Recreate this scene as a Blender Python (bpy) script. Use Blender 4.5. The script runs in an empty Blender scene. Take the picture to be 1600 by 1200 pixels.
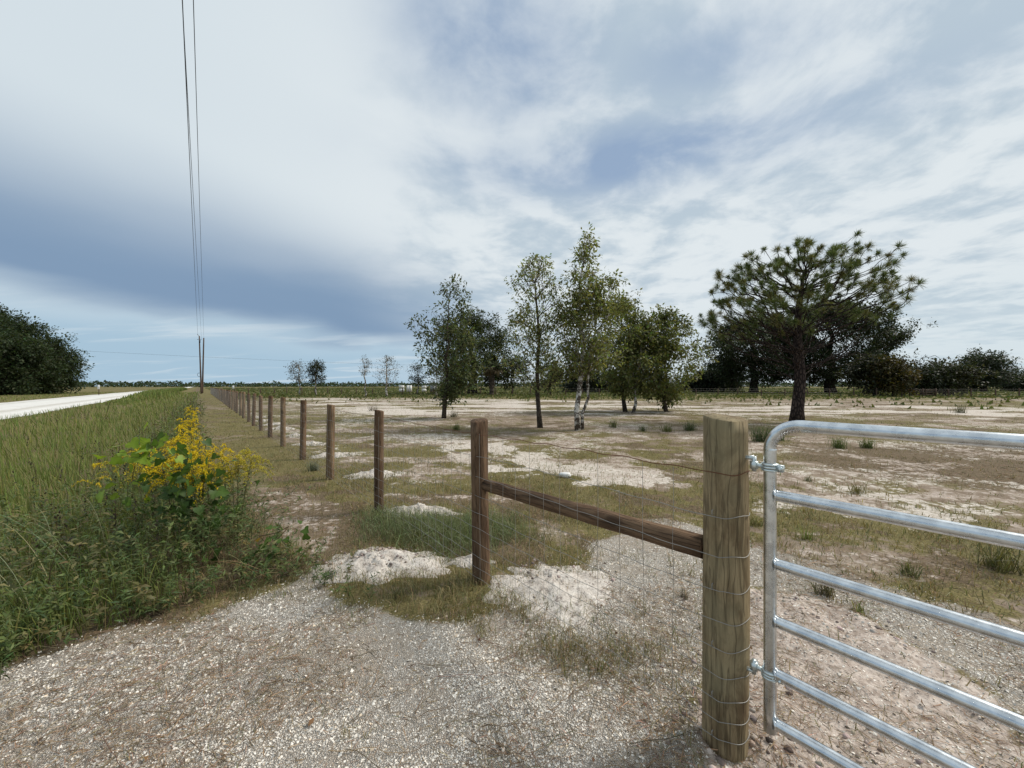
import bpy, math, random
import numpy as np
from mathutils import Vector, Matrix

rng = np.random.default_rng(7)
random.seed(7)
PI = math.pi
R = math.radians
scene = bpy.context.scene

# ------------------------------------------------------------------ camera
CAM_H = 1.70
FPX = 601.0            # focal length in pixels of the 1600 px wide photograph
HOR = 603.0            # horizon row
camd = bpy.data.cameras.new('camera')
cam = bpy.data.objects.new('camera', camd)
scene.collection.objects.link(cam)
camd.sensor_width = 36.0
camd.lens = 36.0 * FPX / 1600.0
camd.clip_start = 0.05
camd.clip_end = 9000
camd.shift_y = (HOR - 600.0) / 1600.0
cam.location = (0, 0, CAM_H)
cam.rotation_euler = (PI / 2, 0, 0)
scene.camera = cam

# ------------------------------------------------------------------ light and sky
SUN_AZ, SUN_EL = R(74), R(45)
world = bpy.data.worlds.new('World')
scene.world = world
world.use_nodes = True


def build_world():
    nt = world.node_tree
    nt.nodes.clear()
    N, L = nt.nodes, nt.links

    def node(t, **k):
        n = N.new(t)
        for a, b in k.items():
            setattr(n, a, b)
        return n

    def val(x, sock):
        if isinstance(x, (int, float)):
            sock.default_value = x
        else:
            L.new(x, sock)

    def m(op, a, b=0.0, c=0.0, clamp=False):
        n = node('ShaderNodeMath', operation=op, use_clamp=clamp)
        val(a, n.inputs[0]); val(b, n.inputs[1]); val(c, n.inputs[2])
        return n.outputs[0]

    def ss(x, a, b):                       # smoothstep a..b -> 0..1
        n = node('ShaderNodeMapRange', interpolation_type='SMOOTHSTEP')
        val(x, n.inputs[0]); n.inputs[1].default_value = a; n.inputs[2].default_value = b
        return n.outputs[0]

    def mix(f, a, b):
        n = node('ShaderNodeMix', data_type='RGBA')
        val(f, n.inputs[0])
        for s, x in ((n.inputs[6], a), (n.inputs[7], b)):
            if isinstance(x, tuple):
                s.default_value = (*[v / STR for v in x], 1)
            else:
                L.new(x, s)
        return n.outputs[2]

    STR = 0.10
    tc = node('ShaderNodeTexCoord')
    sep = node('ShaderNodeSeparateXYZ'); L.new(tc.outputs['Generated'], sep.inputs[0])
    x, y, z = sep.outputs
    sky = node('ShaderNodeTexSky', sky_type='NISHITA')
    sky.sun_disc = False
    sky.sun_elevation = SUN_EL; sky.sun_rotation = SUN_AZ
    az = m('MULTIPLY', m('ARCTAN2', x, y), 180 / PI)
    el = m('MULTIPLY', m('ARCSINE', m('MAXIMUM', z, 0.0)), 180 / PI)
    zz = m('ADD', m('MAXIMUM', z, 0.0), 0.10)
    com = node('ShaderNodeCombineXYZ')
    L.new(m('DIVIDE', x, zz), com.inputs[0]); L.new(m('DIVIDE', y, zz), com.inputs[1])

    def noise(sc, det=6, rough=0.55, dist=0.0, off=(0, 0, 0), stretch=(1, 1, 1), rot=0.0):
        mp = node('ShaderNodeMapping')
        L.new(com.outputs[0], mp.inputs[0])
        mp.inputs['Location'].default_value = off
        mp.inputs['Scale'].default_value = stretch
        mp.inputs['Rotation'].default_value = (0, 0, rot)
        n = node('ShaderNodeTexNoise')
        L.new(mp.outputs[0], n.inputs['Vector'])
        n.inputs['Scale'].default_value = sc; n.inputs['Detail'].default_value = det
        n.inputs['Roughness'].default_value = rough; n.inputs['Distortion'].default_value = dist
        return n.outputs[0]

    nA = noise(0.85, 7, 0.56, 0.25, (3.1, 1.7, 0))
    nB = noise(2.4, 8, 0.58, 0.3, (0.3, 5.2, 0), (1.0, 1.0, 1.0))
    nS = noise(0.9, 5, 0.55, 0.5, (1.9, 8.2, 0), (0.55, 1.7, 1), 0.35)
    WHITE = (0.69, 0.745, 0.775)
    GREY = (0.46, 0.55, 0.625)
    SLATE = (0.195, 0.292, 0.430)
    LOW = (0.345, 0.495, 0.62)
    BLUE = (0.285, 0.385, 0.535)
    wB = m('ADD', m('MULTIPLY', ss(az, -32.0, 8.0), 0.52), 0.08)
    nL = noise(0.42, 3, 0.5, 0.2, (6.1, 2.7, 0))
    cl = m('ADD', m('MULTIPLY', nB, wB), m('MULTIPLY', m('ADD', m('MULTIPLY', nA, 0.35), m('MULTIPLY', nL, 0.65)), m('SUBTRACT', 1.0, wB)))
    col = mix(ss(m('ADD', cl, m('MULTIPLY', m('MULTIPLY', m('SUBTRACT', noise(6.5, 8, 0.6, 0.4, (2.2, 7.7, 0)), 0.5), wB), 0.35)), 0.39, 0.545), GREY, WHITE)
    col = mix(m('MULTIPLY', m('SUBTRACT', 1.0, ss(az, -50.0, -8.0)), 0.62), col, (0.555, 0.64, 0.70))
    # thin spots where the blue shows through, strongest in two broad gaps
    def gap(a0, e0, wa, we, slope=0.0):
        da = m('DIVIDE', m('SUBTRACT', az, a0), wa)
        de = m('DIVIDE', m('SUBTRACT', m('SUBTRACT', el, e0), m('MULTIPLY', m('SUBTRACT', az, a0), slope)), we)
        return m('POWER', 2.718, m('MULTIPLY', m('ADD', m('MULTIPLY', da, da), m('MULTIPLY', de, de)), -1.0))
    g = m('MAXIMUM', gap(17, 29.5, 25, 3.9, -0.02), m('MULTIPLY', gap(-3, 42, 15, 8.0, -0.15), 0.95))
    g = m('MAXIMUM', g, m('MULTIPLY', gap(30, 37.0, 15, 4.0, -0.1), 0.62))
    thin = m('MULTIPLY', m('ADD', g, 0.0), ss(m('ADD', m('MULTIPLY', nB, 0.62), m('MULTIPLY', nA, 0.38)), 0.76, 0.38))
    blue = mix(0.12, BLUE, sky.outputs[0])
    thin = m('MULTIPLY', thin, 1.25, clamp=True)
    col = mix(thin, col, blue)
    # the broad slate bank low on the left
    wob = m('MULTIPLY', m('SUBTRACT', nL, 0.5), 9.0)
    wob = m('ADD', wob, m('MULTIPLY', m('SUBTRACT', nA, 0.5), 2.2))
    e2 = m('ADD', el, wob)
    top = m('SUBTRACT', 1.0, ss(m('SUBTRACT', e2, m('MULTIPLY', m('ADD', az, 40), -0.10)), 11.0, 28.0))
    bot = ss(m('ADD', e2, m('MULTIPLY', m('ADD', az, 30), 0.09)), 6.2, 9.6)
    side = m('SUBTRACT', 1.0, ss(m('ADD', m('ADD', az, m('MULTIPLY', wob, 0.7)), m('MULTIPLY', m('SUBTRACT', el, 10.0), 0.9)), -25.0, 5.0))
    bank = m('MULTIPLY', m('MULTIPLY', top, bot), side)
    # brighter lower strip under the bank and at the horizon
    lowm = m('SUBTRACT', 1.0, ss(e2, 4.0, 15.0))
    col = mix(m('MULTIPLY', m('MULTIPLY', lowm, m('SUBTRACT', 1.0, ss(az, -26.0, 12.0))), 0.92), col, LOW)
    col = mix(m('MULTIPLY', m('MULTIPLY', m('SUBTRACT', 1.0, ss(el, 3.0, 14.0)), ss(az, -8.0, 25.0)), 0.55), col, (0.56, 0.66, 0.71))
    col = mix(m('MULTIPLY', bank, 0.97), col, SLATE)
    # pale wisps
    wisp = m('MULTIPLY', m('MULTIPLY', ss(nS, 0.52, 0.66), m('SUBTRACT', 1.0, ss(el, 6.0, 13.0))), m('SUBTRACT', 1.0, bank))
    col = mix(m('MULTIPLY', wisp, 0.40), col, WHITE)
    bg = node('ShaderNodeBackground')
    L.new(col, bg.inputs[0]); bg.inputs[1].default_value = STR
    out = node('ShaderNodeOutputWorld')
    L.new(bg.outputs[0], out.inputs[0])


build_world()
sund = bpy.data.lights.new('sun', 'SUN')
sund.energy = 3.0
sund.angle = R(15)
sund.color = (1.0, 0.93, 0.83)
sun = bpy.data.objects.new('sun', sund)
scene.collection.objects.link(sun)
sun.location = (40, 0, 60)
sun.rotation_euler = Vector((math.sin(SUN_AZ) * math.cos(SUN_EL), math.cos(SUN_AZ) * math.cos(SUN_EL), math.sin(SUN_EL))).to_track_quat('Z', 'Y').to_euler()

scene.view_settings.view_transform = 'Standard'
scene.view_settings.look = 'None'
scene.view_settings.gamma = 1.0
scene.view_settings.exposure = 0.12
scene.render.engine = 'CYCLES'
scene.cycles.use_denoising = True
scene.cycles.max_bounces = 6
scene.cycles.diffuse_bounces = 3
scene.cycles.transparent_max_bounces = 8

# ------------------------------------------------------------------ helpers
C = scene.collection


def G(px, py, z=0.0):
    """photo pixel of a point resting at height z -> ground position"""
    Y = (CAM_H - z) * FPX / (py - HOR)
    return np.array([(px - 800.0) / FPX * Y, Y, z])


def AT(px, py, Y):
    return np.array([(px - 800.0) / FPX * Y, Y, CAM_H - (py - HOR) / FPX * Y])


def sstep(x, a, b):
    t = np.clip((x - a) / (b - a), 0, 1)
    return t * t * (3 - 2 * t)


def hash2(ix, iy, seed):
    h = (ix.astype(np.int64) * 374761393 + iy.astype(np.int64) * 668265263 + seed * 974711) & 0x7fffffff
    h = ((h ^ (h >> 13)) * 1274126177) & 0x7fffffff
    h = h ^ (h >> 16)
    return (h & 0xffff) / 65535.0


def vnoise(x, y, seed=0):
    ix, iy = np.floor(x), np.floor(y)
    fx, fy = x - ix, y - iy
    fx = fx * fx * (3 - 2 * fx); fy = fy * fy * (3 - 2 * fy)
    a = hash2(ix, iy, seed); b = hash2(ix + 1, iy, seed)
    c = hash2(ix, iy + 1, seed); d = hash2(ix + 1, iy + 1, seed)
    return (a * (1 - fx) + b * fx) * (1 - fy) + (c * (1 - fx) + d * fx) * fy


def fbm(x, y, sc, octv=4, seed=0, gain=0.5):
    s = 0; amp = 1; tot = 0; f = sc
    for o in range(octv):
        s = s + amp * vnoise(x * f + 17.3 * o, y * f - 9.1 * o, seed + o * 13)
        tot += amp; amp *= gain; f *= 2.03
    return s / tot


def inpoly(X, Y, P):
    """signed distance to polygon P (positive inside)"""
    P = np.asarray(P)[:, :2]
    d = np.full(X.shape, 1e9); ins = np.zeros(X.shape, bool)
    n = len(P)
    for i in range(n):
        a = P[i]; b = P[(i + 1) % n]
        ab = b - a
        t = np.clip(((X - a[0]) * ab[0] + (Y - a[1]) * ab[1]) / (ab @ ab), 0, 1)
        dd = (X - a[0] - t * ab[0]) ** 2 + (Y - a[1] - t * ab[1]) ** 2
        d = np.minimum(d, dd)
        c = ((a[1] > Y) != (b[1] > Y))
        with np.errstate(divide='ignore', invalid='ignore'):
            xi = (b[0] - a[0]) * (Y - a[1]) / (b[1] - a[1]) + a[0]
        ins ^= c & (X < xi)
    d = np.sqrt(d)
    return np.where(ins, d, -d)


def mesh_np(name, V, F, cols=None, smooth=False, attr='Col'):
    """F: (n,3) or (n,4) int array, or a list of such arrays"""
    me = bpy.data.meshes.new(name)
    V = np.asarray(V, dtype=np.float32).reshape(-1, 3)
    Fs = F if isinstance(F, (list, tuple)) else [F]
    Fs = [np.asarray(f, dtype=np.int32) for f in Fs if len(f)]
    loops = np.concatenate([f.ravel() for f in Fs])
    sizes = np.concatenate([np.full(len(f), f.shape[1], np.int32) for f in Fs])
    me.vertices.add(len(V)); me.vertices.foreach_set('co', V.ravel())
    me.loops.add(len(loops)); me.loops.foreach_set('vertex_index', loops)
    me.polygons.add(len(sizes))
    st = np.concatenate([[0], np.cumsum(sizes)[:-1]]).astype(np.int32)
    me.polygons.foreach_set('loop_start', st)
    if smooth:
        me.polygons.foreach_set('use_smooth', np.ones(len(sizes), bool))
    if cols is not None:
        a = me.attributes.new(attr, 'FLOAT_COLOR', 'POINT')
        c = np.ones((len(V), 4), np.float32); cc = np.asarray(cols, np.float32)
        c[:, :cc.shape[1]] = cc
        a.data.foreach_set('color', c.ravel())
    me.update(calc_edges=True)
    return me


class MB:
    """collects vertices, faces and vertex colours for one mesh"""
    def __init__(s):
        s.V = []; s.T = []; s.Q = []; s.C = []; s.n = 0

    def add(s, V, T=None, Q=None, col=None):
        V = np.asarray(V, float).reshape(-1, 3)
        if T is not None and len(T): s.T.append(np.asarray(T) + s.n)
        if Q is not None and len(Q): s.Q.append(np.asarray(Q) + s.n)
        if col is None: col = np.full((len(V), 3), 0.5)
        col = np.asarray(col, float)
        if col.ndim == 1: col = np.tile(col, (len(V), 1))
        s.V.append(V); s.C.append(col); s.n += len(V)

    def tube(s, pts, rad, sides=6, col=None, cap=True, phase=0.0):
        pts = np.asarray(pts, float); n = len(pts)
        rad = np.broadcast_to(np.asarray(rad, float), (n,)) if np.ndim(rad) < 2 else rad
        tan = np.gradient(pts, axis=0) if n > 2 else np.repeat((pts[1] - pts[0])[None], n, 0)
        tan /= np.linalg.norm(tan, axis=1)[:, None] + 1e-12
        ref = np.array([0, 0, 1.0]) if abs(tan[0][2]) < 0.9 else np.array([1.0, 0, 0])
        a = np.zeros_like(pts); b = np.zeros_like(pts)
        for i in range(n):
            v = ref - tan[i] * (ref @ tan[i]); v /= np.linalg.norm(v) + 1e-12
            a[i] = v; b[i] = np.cross(tan[i], v); ref = v
        th = np.arange(sides) / sides * 2 * PI + phase
        V = pts[:, None, :] + rad[:, None, None] * (np.cos(th)[None, :, None] * a[:, None, :] + np.sin(th)[None, :, None] * b[:, None, :])
        V = V.reshape(-1, 3)
        i = np.arange(n - 1)[:, None] * sides; j = np.arange(sides)[None, :]; k = (j + 1) % sides
        Q = np.stack([i + j, i + k, i + sides + k, i + sides + j], -1).reshape(-1, 4)
        T = []
        if cap:
            V = np.vstack([V, pts[0], pts[-1]])
            c0, c1 = n * sides, n * sides + 1
            for q in range(sides):
                T.append((c0, (q + 1) % sides, q)); T.append((c1, (n - 1) * sides + q, (n - 1) * sides + (q + 1) % sides))
        s.add(V, T, Q, col)

    def box(s, c, size, rot=None, col=None):
        d = np.array(size) / 2
        V = np.array([[x, y, z] for x in (-1, 1) for y in (-1, 1) for z in (-1, 1)]) * d
        if rot is not None: V = V @ np.array(rot).T
        Q = [(0, 1, 3, 2), (4, 6, 7, 5), (0, 4, 5, 1), (2, 3, 7, 6), (0, 2, 6, 4), (1, 5, 7, 3)]
        s.add(V + np.array(c), None, Q, col)

    def build(s, name, mat, parent=None, smooth=False, loc=None):
        F = []
        if s.T: F.append(np.concatenate(s.T))
        if s.Q: F.append(np.concatenate(s.Q))
        V = np.concatenate(s.V)
        if loc is not None: V = V - np.asarray(loc)
        me = mesh_np(name, V, F, np.concatenate(s.C), smooth)
        me.materials.append(mat)
        o = bpy.data.objects.new(name, me)
        if loc is not None: o.location = loc
        C.objects.link(o)
        if parent is not None: o.parent = parent
        return o


def tag(o, label=None, cat=None, group=None, kind=None):
    if label: o['label'] = label
    if cat: o['category'] = cat
    if group: o['group'] = group
    if kind: o['kind'] = kind
    return o


def empty(name, loc):
    o = bpy.data.objects.new(name, None)
    o.empty_display_size = 0.2
    o.location = loc
    C.objects.link(o)
    return o


# ------------------------------------------------------------------ materials
def new_mat(name):
    mt = bpy.data.materials.new(name)
    mt.use_nodes = True
    nt = mt.node_tree
    nt.nodes.clear()
    out = nt.nodes.new('ShaderNodeOutputMaterial')
    return mt, nt, out


class NT:
    def __init__(s, name):
        s.mat, s.nt, s.out = new_mat(name)

    def n(s, t, **k):
        x = s.nt.nodes.new(t)
        for a, b in k.items(): setattr(x, a, b)
        return x

    def l(s, a, b): s.nt.links.new(a, b)

    def _v(s, x, sock):
        if isinstance(x, (int, float)): sock.default_value = x
        elif isinstance(x, tuple): sock.default_value = (*x, 1) if len(x) == 3 else x
        else: s.l(x, sock)

    def m(s, op, a, b=0.0, clamp=False):
        x = s.n('ShaderNodeMath', operation=op, use_clamp=clamp)
        s._v(a, x.inputs[0]); s._v(b, x.inputs[1]); return x.outputs[0]

    def ss(s, x, a, b):
        r = s.n('ShaderNodeMapRange', interpolation_type='SMOOTHSTEP')
        s._v(x, r.inputs[0]); r.inputs[1].default_value = a; r.inputs[2].default_value = b
        return r.outputs[0]

    def mix(s, f, a, b, bt='MIX'):
        x = s.n('ShaderNodeMix', data_type='RGBA', blend_type=bt)
        s._v(f, x.inputs[0]); s._v(a, x.inputs[6]); s._v(b, x.inputs[7]); return x.outputs[2]

    def noise(s, vec, sc, det=4, rough=0.55, dist=0.0):
        x = s.n('ShaderNodeTexNoise')
        if vec is not None: s.l(vec, x.inputs['Vector'])
        x.inputs['Scale'].default_value = sc; x.inputs['Detail'].default_value = det
        x.inputs['Roughness'].default_value = rough; x.inputs['Distortion'].default_value = dist
        return x.outputs[0]

    def mapping(s, vec, sc=(1, 1, 1), loc=(0, 0, 0)):
        x = s.n('ShaderNodeMapping'); s.l(vec, x.inputs[0])
        x.inputs['Scale'].default_value = sc; x.inputs['Location'].default_value = loc
        return x.outputs[0]

    def pos(s): return s.n('ShaderNodeNewGeometry').outputs['Position']
    def obj(s): return s.n('ShaderNodeTexCoord').outputs['Object']
    def rnd(s): return s.n('ShaderNodeObjectInfo').outputs['Random']

    def attr(s, name):
        x = s.n('ShaderNodeAttribute'); x.attribute_name = name; return x

    def bump(s, h, strength=0.5, dist=0.01):
        x = s.n('ShaderNodeBump'); s.l(h, x.inputs['Height'])
        x.inputs['Strength'].default_value = strength; x.inputs['Distance'].default_value = dist
        return x.outputs[0]

    def bsdf(s, col, rough=0.8, normal=None, metal=0.0, spec=0.3):
        b = s.n('ShaderNodeBsdfPrincipled')
        s._v(col, b.inputs['Base Color']); s._v(rough, b.inputs['Roughness'])
        s._v(metal, b.inputs['Metallic']); b.inputs['Specular IOR Level'].default_value = spec
        if normal is not None: s.l(normal, b.inputs['Normal'])
        s.l(b.outputs[0], s.out.inputs[0])
        return b


def leaf_material(name, trans=0.35, rough=0.55, spec=0.25):
    t = NT(name)
    a = t.attr('Col')
    b = t.bsdf(a.outputs['Color'], rough, spec=spec)
    tr = t.n('ShaderNodeBsdfTranslucent')
    t.l(t.mix(1.0, a.outputs['Color'], (1.0, 1.0, 0.55), 'MULTIPLY'), tr.inputs[0])
    mx = t.n('ShaderNodeMixShader'); mx.inputs[0].default_value = trans
    t.l(b.outputs[0], mx.inputs[1]); t.l(tr.outputs[0], mx.inputs[2])
    t.l(mx.outputs[0], t.out.inputs[0])
    return t.mat


def col_material(name, rough=0.9, spec=0.2, bump_sc=None, bump_d=0.004):
    t = NT(name)
    a = t.attr('Col')
    nrm = None
    colr = a.outputs['Color']
    if bump_sc:
        h = t.noise(t.pos(), bump_sc, 4)
        nrm = t.bump(h, 0.8, bump_d)
        colr = t.mix(0.5, colr, t.mix(1.0, colr, t.mix(h, (0.35, 0.35, 0.35), (1.7, 1.7, 1.7)), 'MULTIPLY'))
    t.bsdf(colr, rough, nrm, spec=spec)
    return t.mat


def bark_material(name, c0, c1, sc=6.0, stretch=0.25, depth=0.02, patch=None):
    t = NT(name)
    p = t.mapping(t.obj(), (1, 1, stretch))
    a = t.noise(p, sc, 6, 0.6, 0.3)
    v = t.n('ShaderNodeTexVoronoi', feature='DISTANCE_TO_EDGE'); t.l(p, v.inputs[0]); v.inputs['Scale'].default_value = sc * 2.0
    crack = t.ss(v.outputs[0], 0.0, 0.25)
    col = t.mix(t.m('MULTIPLY', a, crack), c0, c1)
    if patch:
        pn = t.noise(t.mapping(t.obj(), (1, 1, 1.2)), 5.0, 4, 0.6)
        col = t.mix(t.ss(pn, 0.47, 0.56), col, patch)
    h = t.m('ADD', t.m('MULTIPLY', crack, 0.7), t.m('MULTIPLY', a, 0.5))
    t.bsdf(col, 0.95, t.bump(h, 0.9, depth), spec=0.1)
    return t.mat


def wood_material(name, c_dark, c_light, tint, green=None, crackw=0.5, band=7.0):
    """round treated timber: grain along local Z, checks, knots, stains"""
    t = NT(name)
    o = t.obj()
    off = t.n('ShaderNodeVectorMath', operation='ADD')
    t.l(o, off.inputs[0])
    r = t.n('ShaderNodeCombineXYZ')
    t.l(t.m('MULTIPLY', t.rnd(), 37.0), r.inputs[2]); t.l(t.m('MULTIPLY', t.rnd(), 11.0), r.inputs[0])
    t.l(r.outputs[0], off.inputs[1])
    p = off.outputs[0]
    wv = t.n('ShaderNodeVectorMath', operation='MULTIPLY_ADD')
    wn = t.n('ShaderNodeTexNoise'); t.l(t.mapping(p, (1, 1, 0.5)), wn.inputs['Vector']); wn.inputs['Scale'].default_value = 5.0
    t.l(wn.outputs['Color'], wv.inputs[0]); wv.inputs[1].default_value = (0.05, 0.05, 0.0); t.l(p, wv.inputs[2])
    p = wv.outputs[0]
    fine = t.noise(t.mapping(p, (1, 1, 0.06)), 70.0, 5, 0.6, 0.2)
    broad = t.noise(t.mapping(p, (1, 1, 0.22)), band, 5, 0.6, 0.8)
    blot = t.noise(t.mapping(p, (1, 1, 0.55)), 7.5, 6, 0.7, 0.9)
    g = t.m('ADD', t.m('MULTIPLY', fine, 0.38), t.m('MULTIPLY', broad, 0.62))
    col = t.mix(t.ss(g, 0.33, 0.66), c_dark, c_light)
    col = t.mix(t.m('MULTIPLY', t.ss(blot, 0.48, 0.70), 0.75), col, tint)
    if green: col = t.mix(t.m('MULTIPLY', t.ss(t.noise(p, 2.2, 4), 0.45, 0.65), 0.5), col, green)
    chk = t.noise(t.mapping(p, (1, 1, 0.035)), 26.0, 3, 0.5, 0.0)
    crack = t.ss(t.m('ABSOLUTE', t.m('SUBTRACT', chk, 0.5)), 0.006, 0.022)
    kn = t.n('ShaderNodeTexVoronoi', feature='F1'); t.l(t.mapping(p, (1, 1, 0.55)), kn.inputs[0]); kn.inputs['Scale'].default_value = 5.0
    knot = t.ss(kn.outputs[0], 0.10, 0.20)
    col = t.mix(t.m('MULTIPLY', t.m('SUBTRACT', 1.0, knot), 0.6), col, (0.035, 0.02, 0.012))
    col = t.mix(t.m('MULTIPLY', t.m('SUBTRACT', 1.0, crack), crackw), col, (0.02, 0.013, 0.008))
    h = t.m('ADD', t.m('MULTIPLY', crack, 0.8), t.m('MULTIPLY', g, 0.6))
    t.bsdf(col, 0.85, t.bump(h, 0.9, 0.004), spec=0.2)
    return t.mat


M = {}
M['leaf'] = leaf_material('tree_leaf_surface', 0.45)
M['grass'] = leaf_material('grass_blade_surface', 0.30, 0.6)
M['weed'] = leaf_material('weed_leaf_surface', 0.30, 0.5)
M['vine'] = leaf_material('vine_leaf_surface', 0.40, 0.45)
M['needle'] = leaf_material('pine_needle_surface', 0.28, 0.5)
M['petal'] = leaf_material('goldenrod_flower_surface', 0.35, 0.7)
M['litter'] = col_material('dead_grass_surface', 0.9)
M['shell'] = col_material('shell_chip_surface', 0.75, 0.3)
M['clod'] = col_material('soil_clod_surface', 0.95, 0.1, 60.0, 0.006)
M['twig'] = col_material('plant_stem_surface', 0.8)
M['bark'] = bark_material('grey_oak_bark', (0.035, 0.028, 0.022), (0.16, 0.13, 0.105), 9.0, 0.3, 0.012)
M['bark_pale'] = bark_material('lichen_spotted_bark', (0.06, 0.048, 0.038), (0.20, 0.165, 0.13), 9.0, 0.5, 0.01, (0.55, 0.53, 0.49))
M['bark_pine'] = bark_material('plated_pine_bark', (0.018, 0.014, 0.014), (0.135, 0.10, 0.085), 5.0, 0.35, 0.035)
M['bark_dark'] = bark_material('dark_oak_bark', (0.02, 0.016, 0.013), (0.08, 0.065, 0.05), 3.0, 0.3, 0.04)
M['post'] = wood_material('brown_treated_timber', (0.050, 0.029, 0.017), (0.205, 0.130, 0.078), (0.085, 0.043, 0.024))
M['post_pale'] = wood_material('tan_treated_timber', (0.075, 0.046, 0.026), (0.29, 0.20, 0.12), (0.15, 0.088, 0.046))
M['gate_post'] = wood_material('green_tan_treated_timber', (0.125, 0.088, 0.046), (0.37, 0.285, 0.165), (0.13, 0.082, 0.044), (0.215, 0.195, 0.118), 0.35, 10.0)
M['pole'] = wood_material('weathered_pole_timber', (0.05, 0.035, 0.028), (0.13, 0.09, 0.068), (0.09, 0.05, 0.03), None, 0.3)


def galv():
    t = NT('galvanised_steel')
    o = t.pos()
    n1 = t.noise(o, 22, 5, 0.6); n2 = t.noise(o, 160, 3, 0.5)
    col = t.mix(t.ss(n1, 0.3, 0.7), (0.52, 0.55, 0.58), (0.76, 0.79, 0.81))
    col = t.mix(t.m('MULTIPLY', t.ss(t.noise(o, 45, 4, 0.7), 0.62, 0.75), 0.5), col, (0.22, 0.22, 0.22))
    rg = t.m('ADD', t.m('MULTIPLY', n1, 0.22), 0.17)
    t.bsdf(col, rg, t.bump(t.m('ADD', n2, t.m('MULTIPLY', n1, 2.0)), 0.16, 0.0010), 1.0, 0.5)
    return t.mat


M['galv'] = galv()


def flat_mat(name, col, rough=0.6, metal=0.0, var=0.25, sc=30.0):
    t = NT(name)
    n = t.noise(t.obj(), sc, 4, 0.6)
    c = t.mix(n, tuple(v * (1 - var) for v in col), tuple(min(1, v * (1 + var)) for v in col))
    t.bsdf(c, rough, None, metal)
    return t.mat


M['zinc'] = flat_mat('zinc_plated_bolt', (0.62, 0.68, 0.68), 0.35, 0.8)
M['wire'] = flat_mat('galvanised_fence_wire', (0.30, 0.29, 0.27), 0.55, 0.4)
M['rust'] = flat_mat('rusty_fence_wire', (0.13, 0.055, 0.03), 0.9, 0.1)
M['cable'] = flat_mat('dark_overhead_cable', (0.05, 0.055, 0.06), 0.7)
M['white'] = flat_mat('chalky_white_paint', (0.74, 0.74, 0.72), 0.7, 0.0, 0.1, 3.0)
M['grey'] = flat_mat('grey_insulator_fitting', (0.25, 0.26, 0.27), 0.6)


def sand_material():
    t = NT('pale_dug_sand')
    p = t.pos()
    n1 = t.noise(p, 9, 6, 0.65); n2 = t.noise(p, 70, 4, 0.6); n3 = t.noise(p, 24, 4, 0.6, 0.6)
    col = t.mix(t.ss(n1, 0.3, 0.7), (0.47, 0.42, 0.37), (0.72, 0.67, 0.61))
    col = t.mix(t.m('MULTIPLY', t.ss(n3, 0.55, 0.66), 0.75), col, (0.19, 0.15, 0.13))
    col = t.mix(t.m('MULTIPLY', t.ss(n2, 0.52, 0.66), 0.6), col, (0.26, 0.22, 0.19))
    h = t.m('ADD', t.m('MULTIPLY', n1, 1.0), t.m('MULTIPLY', n2, 0.45))
    t.bsdf(col, 0.95, t.bump(h, 1.0, 0.022), spec=0.1)
    return t.mat


M['sand'] = sand_material()


def road_material():
    t = NT('white_shell_road')
    p = t.pos()
    n1 = t.noise(p, 0.8, 5, 0.6); n2 = t.noise(p, 14, 4, 0.6)
    v = t.n('ShaderNodeTexVoronoi'); t.l(p, v.inputs[0]); v.inputs['Scale'].default_value = 30
    col = t.mix(n1, (0.55, 0.53, 0.49), (0.82, 0.81, 0.78))
    col = t.mix(t.m('MULTIPLY', t.ss(n2, 0.5, 0.75), 0.4), col, (0.42, 0.39, 0.34))
    dt = t.n('ShaderNodeVectorMath', operation='DOT_PRODUCT'); t.l(p, dt.inputs[0]); dt.inputs[1].default_value = (-0.777, -0.629, 0)
    cb = t.n('ShaderNodeCombineXYZ'); t.l(dt.outputs['Value'], cb.inputs[0]); t.l(t.m('MULTIPLY', n1, 0.6), cb.inputs[1])
    rut = t.noise(cb.outputs[0], 0.9, 3, 0.6)
    col = t.mix(t.m('MULTIPLY', t.ss(rut, 0.50, 0.62), 0.55), col, (0.40, 0.365, 0.31))
    t.bsdf(col, 0.9, t.bump(t.m('ADD', v.outputs[0], n2), 0.6, 0.02), spec=0.2)
    return t.mat


M['road'] = road_material()


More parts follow.
